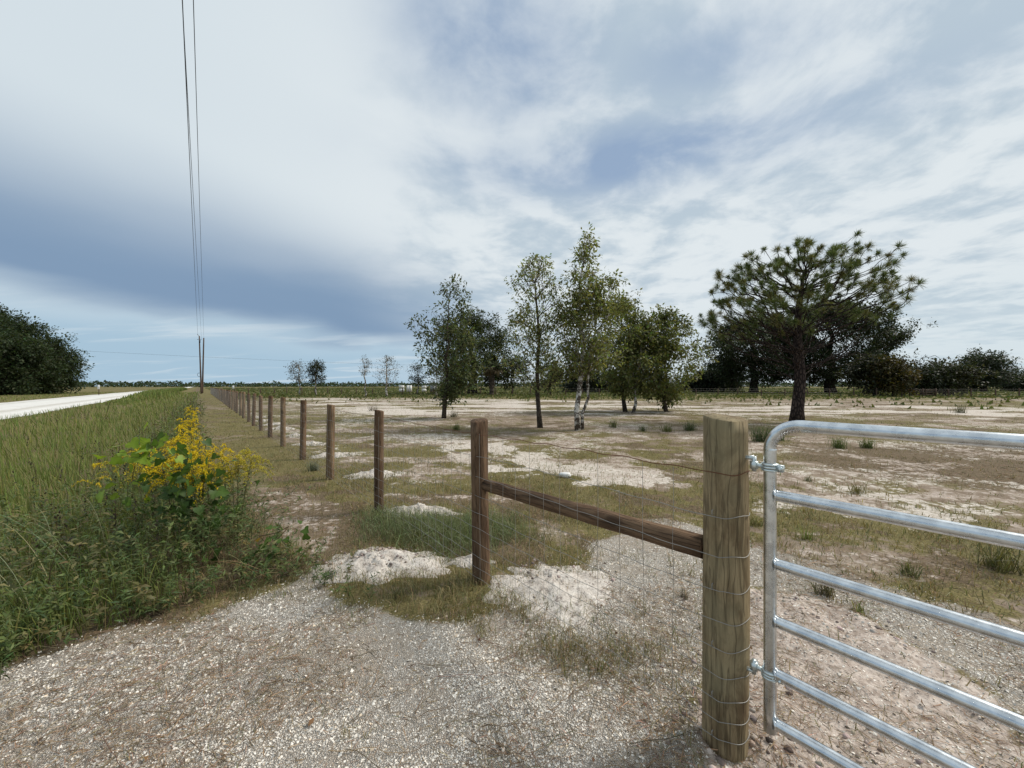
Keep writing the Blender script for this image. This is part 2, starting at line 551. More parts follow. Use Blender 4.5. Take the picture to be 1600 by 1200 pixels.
def ground_material():
    t = NT('field_ground')
    p = t.pos()
    z = t.attr('Zone'); sp = t.n('ShaderNodeSeparateColor'); t.l(z.outputs['Color'], sp.inputs[0])
    gr, sa, li = sp.outputs
    green = z.outputs['Alpha']
    nf = t.noise(p, 11, 5, 0.62); nm = t.noise(p, 2.6, 6, 0.62); nb = t.noise(p, 0.35, 6, 0.6)
    nx = t.noise(p, 55, 4, 0.6)

    def edge(mask, k=0.75, a=0.36, b=0.64):
        s = t.m('ADD', mask, t.m('MULTIPLY', t.m('SUBTRACT', t.m('ADD', t.m('MULTIPLY', nf, 0.5), t.m('MULTIPLY', nm, 0.5)), 0.5), k * 2))
        return t.ss(s, a, b)
    soil = t.mix(t.ss(nm, 0.3, 0.7), (0.19, 0.142, 0.102), (0.345, 0.28, 0.22))
    soil = t.mix(t.m('MULTIPLY', t.ss(nx, 0.55, 0.75), 0.6), soil, (0.12, 0.085, 0.055))
    soil = t.mix(t.m('MULTIPLY', t.ss(nf, 0.55, 0.7), 0.5), soil, (0.50, 0.44, 0.38))
    lit = t.mix(t.ss(nx, 0.3, 0.7), (0.082, 0.060, 0.038), (0.205, 0.155, 0.10))
    grn = t.mix(t.ss(nx, 0.3, 0.7), (0.09, 0.078, 0.030), (0.22, 0.185, 0.082))
    snd = t.mix(t.ss(nf, 0.3, 0.7), (0.44, 0.38, 0.32), (0.66, 0.605, 0.54))
    snd = t.mix(t.m('MULTIPLY', t.ss(nx, 0.52, 0.68), 0.7), snd, (0.22, 0.18, 0.14))
    col = t.mix(edge(green, 1.1), soil, grn)
    col = t.mix(edge(li, 1.2), col, lit)
    col = t.mix(edge(sa, 1.5), col, snd)
    z2 = t.attr('Pink')
    pinkm = t.m('MULTIPLY', z2.outputs['Fac'], 1.0)
    npk = t.noise(p, 17, 5, 0.65, 0.4)
    pnk = t.mix(t.ss(npk, 0.35, 0.65), (0.33, 0.265, 0.22), (0.56, 0.485, 0.425))
    pnk = t.mix(t.m('MULTIPLY', t.ss(nx, 0.54, 0.68), 0.7), pnk, (0.13, 0.10, 0.09))
    col = t.mix(edge(pinkm, 1.3), col, pnk)
    v = t.n('ShaderNodeTexVoronoi'); t.l(p, v.inputs[0]); v.inputs['Scale'].default_value = 95
    v2 = t.n('ShaderNodeTexVoronoi', feature='DISTANCE_TO_EDGE'); t.l(p, v2.inputs[0]); v2.inputs['Scale'].default_value = 95
    vs = t.n('ShaderNodeSeparateColor'); t.l(v.outputs['Color'], vs.inputs[0])
    chip = t.mix(vs.outputs[0], (0.46, 0.41, 0.35), (0.76, 0.72, 0.655))
    chip = t.mix(t.ss(v2.outputs[0], 0.01, 0.12), (0.24, 0.195, 0.15), chip)
    dust = t.mix(nf, (0.37, 0.30, 0.23), (0.60, 0.53, 0.445))
    grv = t.mix(t.m('MULTIPLY', t.ss(nm, 0.42, 0.62), 0.75), chip, dust)
    ge = edge(gr)
    col = t.mix(ge, col, grv)
    h = t.m('ADD', t.m('MULTIPLY', nf, 0.8), t.m('MULTIPLY', nx, 0.35))
    h = t.m('ADD', h, t.m('MULTIPLY', ge, t.m('MULTIPLY', v2.outputs[0], 1.2)))
    t.bsdf(col, 0.95, t.bump(h, 1.0, 0.02), spec=0.1)
    return t.mat


M['ground'] = ground_material()

# ------------------------------------------------------------------ layout of the place
VPX = 313.0
sl = (VPX - 800.0) / FPX
U = np.array([sl, 1.0]); U /= np.linalg.norm(U)          # along the fence, away from the camera
NL = np.array([-U[1], U[0]])                             # towards the road
GP = np.array([AT(1131, 0, 1.83)[0], 1.83])              # gate post centre
S0 = GP @ NL; W0 = GP @ U


def SW(X, Y):
    return X * NL[0] + Y * NL[1] - S0, X * U[0] + Y * U[1] - W0


def XY(s, w):
    s = s + float(np.interp(w, [0, 2, 9, 12, 104], [0, 0.045, 0.125, 0.155, 0.155]))      # the fence line bows slightly
    return NL * (s + S0) + U * (w + W0)


def PX(*pts):
    return np.array([G(a, b)[:2] for a, b in pts])


DRIVE = np.vstack([PX((0, 1052), (120, 1012), (250, 968), (400, 922), (490, 895), (540, 930), (640, 955), (740, 950), (800, 945), (860, 905), (930, 850), (1000, 815), (1080, 812), (1200, 850), (1330, 905), (1600, 985)),
                   [[5, 2.2], [9, -1], [9, -14], [-16, -14], [-9, -4.5], [-6, -0.9]]])
PINK = np.vstack([PX((1055, 960), (1100, 915), (1180, 905), (1260, 925), (1380, 960), (1600, 1085)), [[2.4, 1.4], [2.6, 0.4], [0.7, 1.0], [0.6, 1.7]]])
STRIP = PX((505, 900), (600, 898), (700, 892), (770, 935), (760, 985), (690, 985), (600, 965), (530, 950))
STRIP2 = PX((830, 965), (900, 985), (1000, 985), (1040, 1000), (1000, 1060), (900, 1060), (830, 1010))
LUSH = PX((545, 815), (600, 797), (720, 808), (745, 795), (830, 815), (840, 850), (770, 868), (700, 880), (620, 868), (560, 850))
BARE = PX((385, 750), (500, 770), (545, 800), (535, 850), (480, 880), (420, 850), (380, 790))
SANDA = PX((690, 688), (780, 686), (900, 720), (1020, 735), (1080, 760), (960, 770), (840, 752), (740, 735), (680, 705))
SANDB = PX((380, 619), (700, 622), (1100, 628), (1600, 636), (1900, 640), (1900, 674), (1600, 672), (1250, 652), (1000, 655), (820, 648), (640, 668), (560, 658), (450, 635))
SANDC = PX((600, 680), (700, 676), (760, 690), (700, 700), (620, 692))
SANDD = PX((1170, 800), (1240, 735), (1330, 745), (1400, 775), (1600, 800), (1600, 860), (1400, 820), (1280, 800))
BROWN = PX((1180, 692), (1400, 688), (1900, 700), (1900, 800), (1400, 765), (1230, 735))
ROAD_S = (9.6, 17.0)


def height(X, Y):
    s, w = SW(X, Y)
    r = np.hypot(X, Y)
    e = inpoly(X, Y, DRIVE)
    off = sstep(-e, 0.05, 1.3)
    ditch = sstep(s, 1.5, 3.6) * (1 - sstep(s, 6.0, 9.4)) * off
    z = -0.30 * ditch
    z = z + 0.05 * sstep(s, 8.8, 10.0)
    z = z + (fbm(X, Y, 0.55, 3, 3) - 0.5) * 0.06 * sstep(r, 2.0, 6.0) * (1 - 0.7 * sstep(r, 60, 120))
    z = z + (fbm(X, Y, 3.0, 3, 5) - 0.5) * 0.03
    pk = sstep(inpoly(X, Y, PINK), -0.1, 0.35)
    z = z + pk * ((fbm(X, Y, 6.0, 4, 9) - 0.35) * 0.09)
    z = z + sstep(r, 400, 4000) * -1.0
    return z


def zones(X, Y):
    s, w = SW(X, Y)
    r = np.hypot(X, Y)
    n1 = fbm(X, Y, 0.55, 5, 21); n2 = fbm(X, Y, 1.7, 4, 33); n3 = fbm(X, Y, 0.13, 4, 41)
    j = (n2 - 0.5) * 0.7
    stretch = fbm(X * 0.35, Y * 1.0, 0.6, 5, 57)
    gravel = sstep(inpoly(X, Y, DRIVE) + j * 0.8, -0.12, 0.22)
    pk = sstep(inpoly(X, Y, PINK) + j * 0.6, -0.1, 0.3)
    gravel = gravel * (1 - 0.75 * pk)
    inside = sstep(-s, -0.3, 0.5)
    far = sstep(Y, 44, 62) + sstep(-s - 0.0, 200, 210)
    far = np.clip(far, 0, 1)
    sand = 0.20 * pk
    sand = np.maximum(sand, 0.80 * sstep(inpoly(X, Y, SANDA) + j * 1.2, -0.25, 0.4) * sstep(n2, 0.30, 0.48))
    sand = np.maximum(sand, 0.55 * sstep(inpoly(X, Y, SANDC) + j * 1.0, -0.25, 0.4))
    sand = np.maximum(sand, 0.66 * sstep(inpoly(X, Y, SANDD) + j * 0.9, -0.2, 0.4) * sstep(n2, 0.36, 0.54))
    sand = np.maximum(sand, 0.16 * sstep(inpoly(X, Y, BARE) + j * 0.6, -0.15, 0.3))
    sand = np.maximum(sand, 0.86 * sstep(inpoly(X, Y, SANDB) + j * 6, -2.5, 4.5) * sstep(stretch, 0.42, 0.60))
    sand = np.maximum(sand, 0.45 * inside * (1 - far) * sstep(n1, 0.50, 0.66) * sstep(r, 4, 9))
    green = 0.50 + 0.9 * (n3 - 0.38) + 0.9 * (n2 - 0.45)
    green = np.where(s > 0, np.maximum(green, 0.55 + (n2 - 0.5)), green)
    green = np.maximum(green, far * 1.0)
    green = np.maximum(green, sstep(s, 2.0, 3.0))
    green = green * (1 - 0.6 * sstep(inpoly(X, Y, BARE) + j * 0.9, -0.2, 0.3))
    litter = sstep(inpoly(X, Y, BROWN) + j * 3, -1.0, 2.0) * 0.85
    litter = np.maximum(litter, 0.72 * sstep(n1, 0.56, 0.38) * sstep(n2, 0.40, 0.55))
    litter = litter * (1 - far)
    litter = np.maximum(litter, 0.7 * sstep(s, 1.5, 2.4) * (1 - sstep(s, 3.5, 5)))
    n4 = fbm(X, Y, 4.5, 3, 63) - 0.5
    gstr = np.maximum(0.9 * sstep(inpoly(X, Y, STRIP) + j * 0.55 + n4 * 0.5, -0.12, 0.26), 0.55 * sstep(inpoly(X, Y, STRIP2) + j * 0.7 + n4 * 0.6, -0.15, 0.3))
    green = np.maximum(green, 0.45 * gstr)
    gravel = gravel * (1 - 0.5 * gstr)
    lush = sstep(inpoly(X, Y, LUSH) + j * 0.3, -0.1, 0.2)
    green = np.maximum(green, lush); sand = sand * (1 - lush)
    sand = sand * (1 - 0.9 * far)
    bare = sstep(inpoly(X, Y, BARE) + j * 0.6, -0.15, 0.3)
    patch = inside * (1 - far) * sstep(fbm(X * 0.8, Y * 1.3, 1.05, 5, 151, 0.6), 0.50, 0.64) * sstep(r, 3.0, 5.0)
    pinkish = np.clip(np.maximum(np.maximum(pk, 0.40 * bare), 0.48 * patch) * (1 - 0.8 * gravel) * (1 - lush) * (1 - gstr), 0, 1)
    green = green * (1 - 0.45 * patch)
    return dict(pinkish=pinkish, gravel=gravel, sand=sand, green=np.clip(green, 0, 1), litter=litter, lush=lush, strip=gstr, pink=pk, far=far, s=s, w=w, r=r, inside=inside, n1=n1, n2=n2, n3=n3)


# ------------------------------------------------------------------ ground sheet
def build_ground():
    a = np.concatenate([np.linspace(-180, -66, 40, endpoint=False), np.linspace(-66, 66, 340, endpoint=False), np.linspace(66, 180, 40, endpoint=False)])
    a = np.radians(a)
    rr = [0.25]
    while rr[-1] < 5200:
        k = 1.018 if rr[-1] < 60 else 1.05
        rr.append(rr[-1] * k)
    rr = np.array(rr)
    A, RR = np.meshgrid(a, rr)
    X = (RR * np.sin(A)).ravel(); Y = (RR * np.cos(A)).ravel()
    Z = height(X, Y)
    n, k = len(rr), len(a)
    i = np.arange(n - 1)[:, None] * k; j = np.arange(k)[None, :]; j2 = (j + 1) % k
    Q = np.stack([i + j, i + k + j, i + k + j2, i + j2], -1).reshape(-1, 4)
    Q = Q[:, ::-1]
    V = np.stack([X, Y, Z], 1)
    V = np.vstack([V, [0, 0, float(height(np.array([0.0]), np.array([0.0]))[0])]])
    T = np.array([(n * k, (q + 1) % k, q) for q in range(k)])
    zn = zones(V[:, 0], V[:, 1])
    cols = np.stack([zn['gravel'], zn['sand'], zn['litter'], zn['green']], 1)
    me = mesh_np('ground', V, [T, Q], cols, True, 'Zone')
    at = me.attributes.new('Pink', 'FLOAT', 'POINT')
    at.data.foreach_set('value', zn['pinkish'].astype(np.float32))
    me.materials.append(M['ground'])
    o = bpy.data.objects.new('ground', me); C.objects.link(o)
    # make sure it faces up
    if me.polygons[len(T) + 5].normal.z < 0: me.flip_normals()
    tag(o, kind='structure')


build_ground()


def build_road():
    w = np.concatenate([np.arange(-25, 60, 1.0), np.arange(60, 900, 8.0)])
    sc = np.linspace(0, 1, 12)
    W_, S_ = np.meshgrid(w, sc, indexing='ij')
    s = ROAD_S[0] + (ROAD_S[1] - ROAD_S[0]) * S_
    wob = (fbm(W_, S_ * 0 + 3.3, 0.35, 3, 71) - 0.5) * 0.9
    s = s + wob * np.where(S_ < 0.05, 1, np.where(S_ > 0.95, -1, 0))
    P = np.stack([NL[0] * (s + S0) + U[0] * (W_ + W0), NL[1] * (s + S0) + U[1] * (W_ + W0)], -1)
    prof = 0.02 + 0.14 * np.sin(np.clip(S_, 0, 1) * PI)
    Z = height(P[..., 0].ravel(), P[..., 1].ravel()).reshape(s.shape) + prof
    V = np.concatenate([P, Z[..., None]], -1).reshape(-1, 3)
    n, k = s.shape
    i = np.arange(n - 1)[:, None] * k; j = np.arange(k - 1)[None, :]
    Q = np.stack([i + j, i + k + j, i + k + j + 1, i + j + 1], -1).reshape(-1, 4)
    me = mesh_np('shell_road', V, Q, None, True)
    if me.polygons[0].normal.z < 0: me.flip_normals()
    me.materials.append(M['road'])
    o = bpy.data.objects.new('shell_road', me); C.objects.link(o)
    tag(o, kind='structure')


build_road()


# ------------------------------------------------------------------ sand heaps dug from the post holes
HEAPS = []


def sand_heap(c, rx, ry, h, rot, label, seed):
    h = h * 0.85
    HEAPS.append((float(c[0]), float(c[1]), rx, ry, rot, h))
    c = np.asarray(c)[:2]
    nr, na = 26, 72
    t = np.linspace(0, 1, nr) ** 0.8
    a = np.linspace(0, 2 * PI, na, endpoint=False)
    T, A = np.meshgrid(t, a, indexing='ij')
    edge = 1 + 0.55 * (fbm(np.cos(A) * 2.0 + seed, np.sin(A) * 2.0, 1.2, 4, seed, 0.65) - 0.5) * 2
    x = T * rx * np.cos(A) * edge; y = T * ry * np.sin(A) * edge
    X = c[0] + x * math.cos(rot) - y * math.sin(rot); Y = c[1] + x * math.sin(rot) + y * math.cos(rot)
    g = height(X.ravel(), Y.ravel()).reshape(X.shape)
    prof = (1 - T ** 1.2)
    lump = (fbm(X * 1.0, Y * 1.0, 8.0, 5, seed + 5, 0.6) - 0.42) * 2.2
    Z = g + h * prof * (0.65 + lump) + 0.02 * (1 - T) - 0.03 * (T > 0.98)
    V = np.stack([X, Y, Z], -1).reshape(-1, 3)
    i = np.arange(nr - 1)[:, None] * na; j = np.arange(na)[None, :]; j2 = (j + 1) % na
    Q = np.stack([i + j, i + na + j, i + na + j2, i + j2], -1).reshape(-1, 4)
    loc = np.array([c[0], c[1], 0.0])
    me = mesh_np('sand_heap', V - loc, Q, None, True)
    if sum(p.normal.z for p in me.polygons) < 0: me.flip_normals()
    me.materials.append(M['sand'])
    o = bpy.data.objects.new('sand_heap', me); o.location = loc; C.objects.link(o)
    return tag(o, label, 'sand heap', 'heaps of dug sand along the fence')


ORD = ['first', 'second', 'third', 'fourth', 'fifth', 'sixth', 'seventh', 'eighth', 'ninth', 'tenth']
sand_heap(G(588, 884), 0.60, 0.36, 0.13, 0.05, 'lumpy grey-topped heap of pale sand on the drive side of the brace post', 3)
sand_heap(G(862, 915), 0.56, 0.50, 0.065, -0.5, 'broad flat heap of white sand under the brace rail', 8)
sand_heap(G(735, 878), 0.22, 0.14, 0.06, 0.0, 'little sand spill at the foot of the brace post', 12)
sand_heap(G(655, 802), 0.52, 0.24, 0.11, 0.1, 'white sand heap behind the lush grass clump', 15)

# ------------------------------------------------------------------ fence
fence = empty('wire_fence', (GP[0], GP[1], 0))
tag(fence, 'long field fence of brown round posts with woven wire and a brace rail', 'fence')


def post_mesh(name, r, h, below, seed, sides=18, rings=14, dome=0.006, ovality=0.03):
    rs = np.random.default_rng(seed)
    mb = MB()
    zs = np.concatenate([np.linspace(-below, h - 0.012, rings), [h - 0.003, h]])
    th = np.arange(sides) / sides * 2 * PI
    V = []
    k1, k2, k3 = rs.uniform(0, 6.28, 3)
    for i, z in enumerate(zs):
        rr = r * (1 + ovality * np.cos(2 * th + k1) + 0.02 * np.cos(3 * th + k2 + z * 1.3) + 0.012 * np.cos(7 * th + k3 + z * 2) + 0.02 * math.sin(z * 4 + k1))
        rr = rr * (1 - 0.03 * (z / h))
        if i == len(zs) - 2: rr = rr * 0.985
        if i == len(zs) - 1: rr = rr * 0.93
        bx = 0.008 * math.sin(z * 1.7 + k2); by = 0.008 * math.sin(z * 1.4 + k3)
        tilt = (z - 0) * 0
        V.append(np.stack([rr * np.cos(th) + bx, rr * np.sin(th) + by, np.full(sides, z) + (0.012 * np.cos(th + k1) if i >= len(zs) - 2 else 0)], 1))
    V = np.concatenate(V)
    n = len(zs)
    i = np.arange(n - 1)[:, None] * sides; j = np.arange(sides)[None, :]; j2 = (j + 1) % sides
    Q = np.stack([i + j, i + j2, i + sides + j2, i + sides + j], -1).reshape(-1, 4)
    V = np.vstack([V, V[-sides:].mean(0) + [0, 0, dome]])
    T = [(len(V) - 1, (n - 1) * sides + q, (n - 1) * sides + (q + 1) % sides) for q in range(sides)]
    me = mesh_np(name, V, [np.array(T), Q], None, True)
    return me


# measured posts: px x, base row; then eight-foot bays
meas = [(750, 916), (593.5, 803), (514.5, 750), (471, 719.5), (441, 699), (422, 684.5), (407.5, 673)]
WS = []
for px, py in meas:
    p = G(px, py)
    p = p[:2] + np.array([p[0], p[1]]) / np.hypot(p[0], p[1]) * 0.07
    s, w = SW(p[0], p[1]); WS.append(float(w))
while WS[-1] < 104: WS.append(WS[-1] + 2.40 + 0.05 * random.uniform(-1, 1))
POST_R = 0.069
pm = []
for k in range(5):
    me = post_mesh('post', POST_R * (0.93 + 0.05 * (k % 3)), 1.36, 0.35, 40 + k)
    me.materials.append(M['post'] if k in (0, 1, 3) else M['post_pale'])
    pm.append(me)
post_pts = []
big = post_mesh('post', 0.078, 1.405, 0.35, 91); big.materials.append(M['post'])
for i, w in enumerate(WS):
    me = big if i == 0 else pm[[0, 0, 2, 1, 4, 3, 0, 1][i % 8] if i < 8 else random.randrange(5)]
    o = bpy.data.objects.new('post', me)
    C.objects.link(o); o.parent = fence
    p = XY(random.uniform(-0.015, 0.015) if i > 1 else 0.0, w)
    g = float(height(np.array([p[0]]), np.array([p[1]]))[0]) if i else 0.0
    o.location = (p[0] - GP[0], p[1] - GP[1], g + random.uniform(-0.03, 0.03) * (i > 5))
    tl = 0.012 if i < 2 else 0.026
    o.rotation_euler = (random.uniform(-tl, tl), random.uniform(-tl, tl), random.uniform(0, 6.28))
    post_pts.append(p)
    if 2 <= i < 10:
        q = XY(-0.62 - 0.12 * random.random(), w + random.uniform(-0.25, 0.1))
        sand_heap(q, 0.52 + 0.12 * random.random(), 0.26, 0.10, math.atan2(U[0], U[1]) * 0 + random.uniform(-0.3, 0.3),
                  'white sand heap beside the %s line post past the brace post' % ORD[i - 1], 30 + i)

# brace rail between the gate post and the first line post
A = np.array([*XY(0.0, 0.09), 0.905]); B = np.array([*XY(0.0, WS[0] - 0.06), 0.875])
A[2] = AT(1092, 856, A[1])[2]; B[2] = AT(762, 757, B[1])[2]
nn = 14
ts = np.linspace(0, 1, nn)
zax = Vector(B - A).normalized()
rail_me = MB()
pts = np.stack([np.array([0.006 * math.sin(t * 5), 0.004 * math.sin(t * 3.3 + 1), t * np.linalg.norm(B - A)]) for t in ts])
rail_me.tube(pts, 0.056 - 0.006 * ts + 0.0018 * np.sin(ts * 23), 16)
rail = rail_me.build('brace_rail', M['post'], fence, True)
rail.rotation_euler = Vector(zax).to_track_quat('Z', 'Y').to_euler()
rail.location = A - np.array([GP[0], GP[1], 0])
rail['label'] = 'dark brown round brace rail between gate post and first post'

# wires
WIRE_Z = [0.10, 0.185, 0.28, 0.39, 0.51, 0.635, 0.775, 0.935, 1.115, 1.31]
GPR = 0.10
woff = POST_R + 0.006


def wire_path(z, amp, step):
    pts = []
    # wrap round the gate post: from the back, across the camera side, then along the outside of the line posts
    for a in np.linspace(-200, 90, 30):
        d = U * math.cos(R(90 - a)) * 1 + NL * 0
        ang = R(a)
        q = GP + (GPR + 0.004) * (NL * math.sin(ang) + U * math.cos(ang) * -1.0) if False else GP + (GPR + 0.004) * (NL * math.cos(R(90 - a)) + U * math.sin(R(90 - a)) * 1.0)
        if a < -80: continue
        pts.append(q)
    arc = [GP + (GPR + 0.0045) * (NL * math.cos(t) - U * math.sin(t)) for t in np.linspace(R(115), R(10), 16)]
    P = [np.array([q[0], q[1], z + 0.005 * math.sin(i * 0.55 + z * 9) - 0.012 * (i / 15.0)]) for i, q in enumerate(arc)]
    w = 0.06
    while w < WS[-1]:
        st = step if w < 14 else step * 4
        w += st
        s = woff + (GPR - POST_R) * max(0, 1 - w / 1.6)
        # zig of the crimped line wire
        zz = z + amp * math.sin(w / 0.1524 * PI + z * 13) + 0.008 * math.sin(w * 1.9 + z * 5) - 0.012
        q = XY(s, w)
        P.append(np.array([q[0], q[1], zz]))
    return np.array(P)


for k, z in enumerate(WIRE_Z):
    top = k == len(WIRE_Z) - 1
    mb = MB()
    P = wire_path(z, 0.003 if not top else 0.005, 0.05)
    mb.tube(P - np.array([GP[0], GP[1], 0]), 0.0018 if not top else 0.0023, 4)
    o = mb.build('line_wire', M['rust'] if top else M['wire'], fence, True)
    if top: o['label'] = 'rusty top line wire'
mb = MB()
w = 0.20
rs = random.Random(3)
while w < WS[-1]:
    s = woff + (GPR - POST_R) * max(0, 1 - w / 1.6) + 0.002
    q = XY(s, w) - GP; lean = rs.uniform(-0.012, 0.012)
    q2 = XY(s, w + lean) - GP
    P = [np.array([*q, 0.09])]
    for z in WIRE_Z[1:-1]:
        f = z / 1.2
        P.append(np.array([*(q * (1 - f) + q2 * f), z]) + np.array([*(U * rs.uniform(-0.004, 0.004)), 0]))
    if rs.random() < 0.8 or w > 3: P.append(np.array([*q2, WIRE_Z[-1] - 0.01]))
    if w > 14: P = [P[0], P[-1]]
    mb.tube(P, 0.0014, 3, cap=False)
    w += 0.1524
st = mb.build('stay_wires', M['wire'], fence)
st['kind'] = 'stuff'

# ------------------------------------------------------------------ gate post
gp_me = post_mesh('gate_post', GPR, 1.535, 0.4, 17, 40, 34, 0.004, 0.02)
gp_me.materials.append(M['gate_post'])
gpo = bpy.data.objects.new('gate_post', gp_me); C.objects.link(gpo)
gpo.location = (GP[0], GP[1], 0); gpo.rotation_euler = (0, 0.006, 1.0)
gpo.location.z = AT(1131, 652, 1.83)[2] - 1.535 + 0.0
tag(gpo, 'thick tan and green round gate post with fence wires wrapped round it', 'post')
for k, z in enumerate(WIRE_Z[::2]):
    mb = MB()
    a = R(-5)
    d = NL * math.cos(a) - U * math.sin(a)
    p = d * (GPR + 0.006); t_ = np.array([-d[1], d[0]]) * 0.006
    P = [np.array([*(p * 0.9 - 0), z + 0.012]), np.array([*p, z + 0.01]), np.array([*p, z - 0.01]), np.array([*(p * 0.9), z - 0.012])]
    P = np.array(P); P[:, 2] -= gpo.location.z
    mb.tube(P, 0.002, 5)
    s_ = mb.build('staple', M['wire'], gpo)
    s_.rotation_euler = (0, 0, -1.0)

# ------------------------------------------------------------------ gate
def on_gate(px, py):
    """point of the fence plane seen at a pixel"""
    dx, dz = (px - 800) / FPX, -(py - HOR) / FPX
    # (Y*dx, Y) . NL = S0
    Y = S0 / (dx * NL[0] + NL[1])
    return np.array([Y * dx, Y, CAM_H + dz * Y])


st_top = on_gate(1203, 720); st_bot = on_gate(1205, 1143)
hub = np.array([st_top[0], st_top[1]])
w_st = float((hub @ U) - W0)                 # negative: towards the gate opening
gate = empty('farm_gate', (hub[0], hub[1], 0))
tag(gate, 'galvanised steel tube farm gate with six rails and a rounded corner', 'gate')
GU = -U                                      # along the gate
TR = 0.0245
z_top = on_gate(1330, 671)[2]
z_bot = st_bot[2]
GL = 3.66
BEND = 0.115


def gp3(t, z): return np.array([GU[0] * t, GU[1] * t, z])


# frame tube: stile, bend with crimps, top rail, far bend, far stile
mb = MB()
P = [gp3(0, z_bot)]
for z in np.linspace(z_bot, z_top - BEND, 12)[1:]: P.append(gp3(0, z))
for a in np.linspace(0, PI / 2, 26)[1:]: P.append(gp3(BEND - BEND * math.cos(a), z_top - BEND + BEND * math.sin(a)))
for t in np.linspace(BEND, GL - BEND, 30)[1:]: P.append(gp3(t, z_top - 0.006 * t))
zf = z_top - 0.006 * GL
for a in np.linspace(0, PI / 2, 14)[1:]: P.append(gp3(GL - BEND + BEND * math.sin(a), zf - BEND + BEND * math.cos(a)))
for z in np.linspace(zf - BEND, z_bot - 0.03, 6)[1:]: P.append(gp3(GL, z))
P = np.array(P)
sides = 20
mb.tube(P, TR, sides)
V = mb.V[0]
# press wrinkles into the inside of the near bend
cen = gp3(BEND, z_top - BEND)
for i in range(12, 37):
    sgn = 0.0085 if (i % 2) else -0.002
    for q in range(sides):
        v = V[i * sides + q]
        inward = (cen - P[i]); inward = inward / np.linalg.norm(inward)
        k = (v - P[i]) @ inward / TR
        if k > 0.05: V[i * sides + q] = v - inward * sgn * k * 1.2
frame = mb.build('frame_tube', M['galv'], gate, True)
rails_px = [((1212, 774), (1600, 847)), ((1212, 881), (1600, 1001)), ((1212, 971), (1600, 1140)), ((1212, 1053), (1489, 1200)), ((1212, 1131), (1330, 1196))]
rail_z = []
for (a, b) in rails_px:
    pa, pb = on_gate(*a), on_gate(*b)
    mb = MB()
    ta = 0.004
    tb = (pb[:2] - hub) @ GU
    slope = np.clip((pb[2] - pa[2]) / max(tb, 0.2), -0.03, 0.03)
    za = pa[2]
    rail_z.append(za)
    tt = np.concatenate([[TR * 0.75, TR + 0.008], np.linspace(0.07, GL - TR, 24)])
    rad = np.concatenate([[TR * 0.93, TR * 0.95], np.full(24, TR * 0.98)])
    mb.tube([gp3(t, za + slope * 0.3 * t) for t in tt], rad, 18)
    mb.build('rail', M['galv'], gate, True)
    w_ = MB()
    ang = np.linspace(0, 2 * PI, 17)
    w_.tube([gp3(TR * 0.86 + 0.006 * math.cos(2 * q), za) + np.array([GU[1], -GU[0], 0]) * (-(TR * 0.99) * math.cos(q)) + np.array([0, 0, TR * 0.99 * math.sin(q)]) for q in ang],
            0.0042 + 0.0012 * np.sin(ang * 5), 6)
    w_.build('weld', M['galv'], gate, True)
for t in (1.22, 2.44):
    mb = MB()
    mb.tube([gp3(t, z_bot + 0.02), gp3(t, z_top - 0.006 * t - TR)], TR * 0.8, 12)
    mb.build('upright', M['galv'], gate, True)


def hinge(z, up):
    h = MB()
    pin = gp3(-0.062, 0)
    e = np.array([*(GP - hub), 0]) * 0.80
    h.tube([np.array([e[0], e[1], z]), np.array([pin[0] * 1.3, pin[1] * 1.3, z]), np.array([pin[0], pin[1], z + 0.004])], 0.0095, 10)
    if up:      # bolt bent up into the eye
        h.tube([np.array([pin[0], pin[1], z - 0.008]), np.array([pin[0], pin[1], z + 0.055])], 0.0095, 10)
        ez = z + 0.028
    else:       # bolt bent down into the eye
        h.tube([np.array([pin[0], pin[1], z + 0.008]), np.array([pin[0], pin[1], z - 0.058])], 0.0095, 10)
        ez = z - 0.03
    b = h.build('hinge_bolt', M['zinc'], gate, True)
    k = MB()
    ang = np.linspace(0, 2 * PI, 20)
    k.tube([np.array([pin[0], pin[1], ez - 0.017]), np.array([pin[0], pin[1], ez + 0.017])], 0.0165, 12)
    k.tube([gp3(-0.055, ez), gp3(-TR, ez)], 0.010, 8)
    for dz in (-0.012, 0.0, 0.012):
        k.tube([gp3((TR + 0.003) * math.cos(q), ez + dz) + np.array([GU[1], -GU[0], 0]) * (TR + 0.003) * math.sin(q) for q in ang], 0.0062, 6)
    kk = k.build('hinge_clamp', M['zinc'], gate, True)
    nb = MB()
    side = np.array([GU[1], -GU[0], 0])
    c = gp3(TR + 0.018, ez)
    nb.box(gp3(TR + 0.010, ez), (0.034, 0.02, 0.03), Matrix.Rotation(math.atan2(GU[1], GU[0]), 3, 'Z'))
    nb.tube([c - side * 0.024, c + side * 0.030], 0.0048, 8)
    nb.tube([c + side * 0.010, c + side * 0.019], 0.0105, 6)
    nb.tube([c - side * 0.019, c - side * 0.011], 0.0105, 6)
    n_ = nb.build('clamp_bolt', M['zinc'], kk)


hinge(on_gate(1180, 716)[2], False)
hinge(on_gate(1180, 1047)[2] - 0.01, True)


# ------------------------------------------------------------------ foliage tools
def jitter_col(base, n, v=0.25, hue=0.12, r=None):
    r = r or rng
    base = np.asarray(base, float)
    if base.ndim == 1: base = np.tile(base, (n, 1))
    k = 1 + v * r.normal(size=(n, 1))
    h = 1 + hue * r.normal(size=(n, 3)) * np.array([1, 0.5, 0.8])
    return np.clip(base * np.clip(k, 0.4, 1.9) * h, 0.004, 0.9)


def unit(v): return v / (np.linalg.norm(v, axis=-1, keepdims=True) + 1e-12)


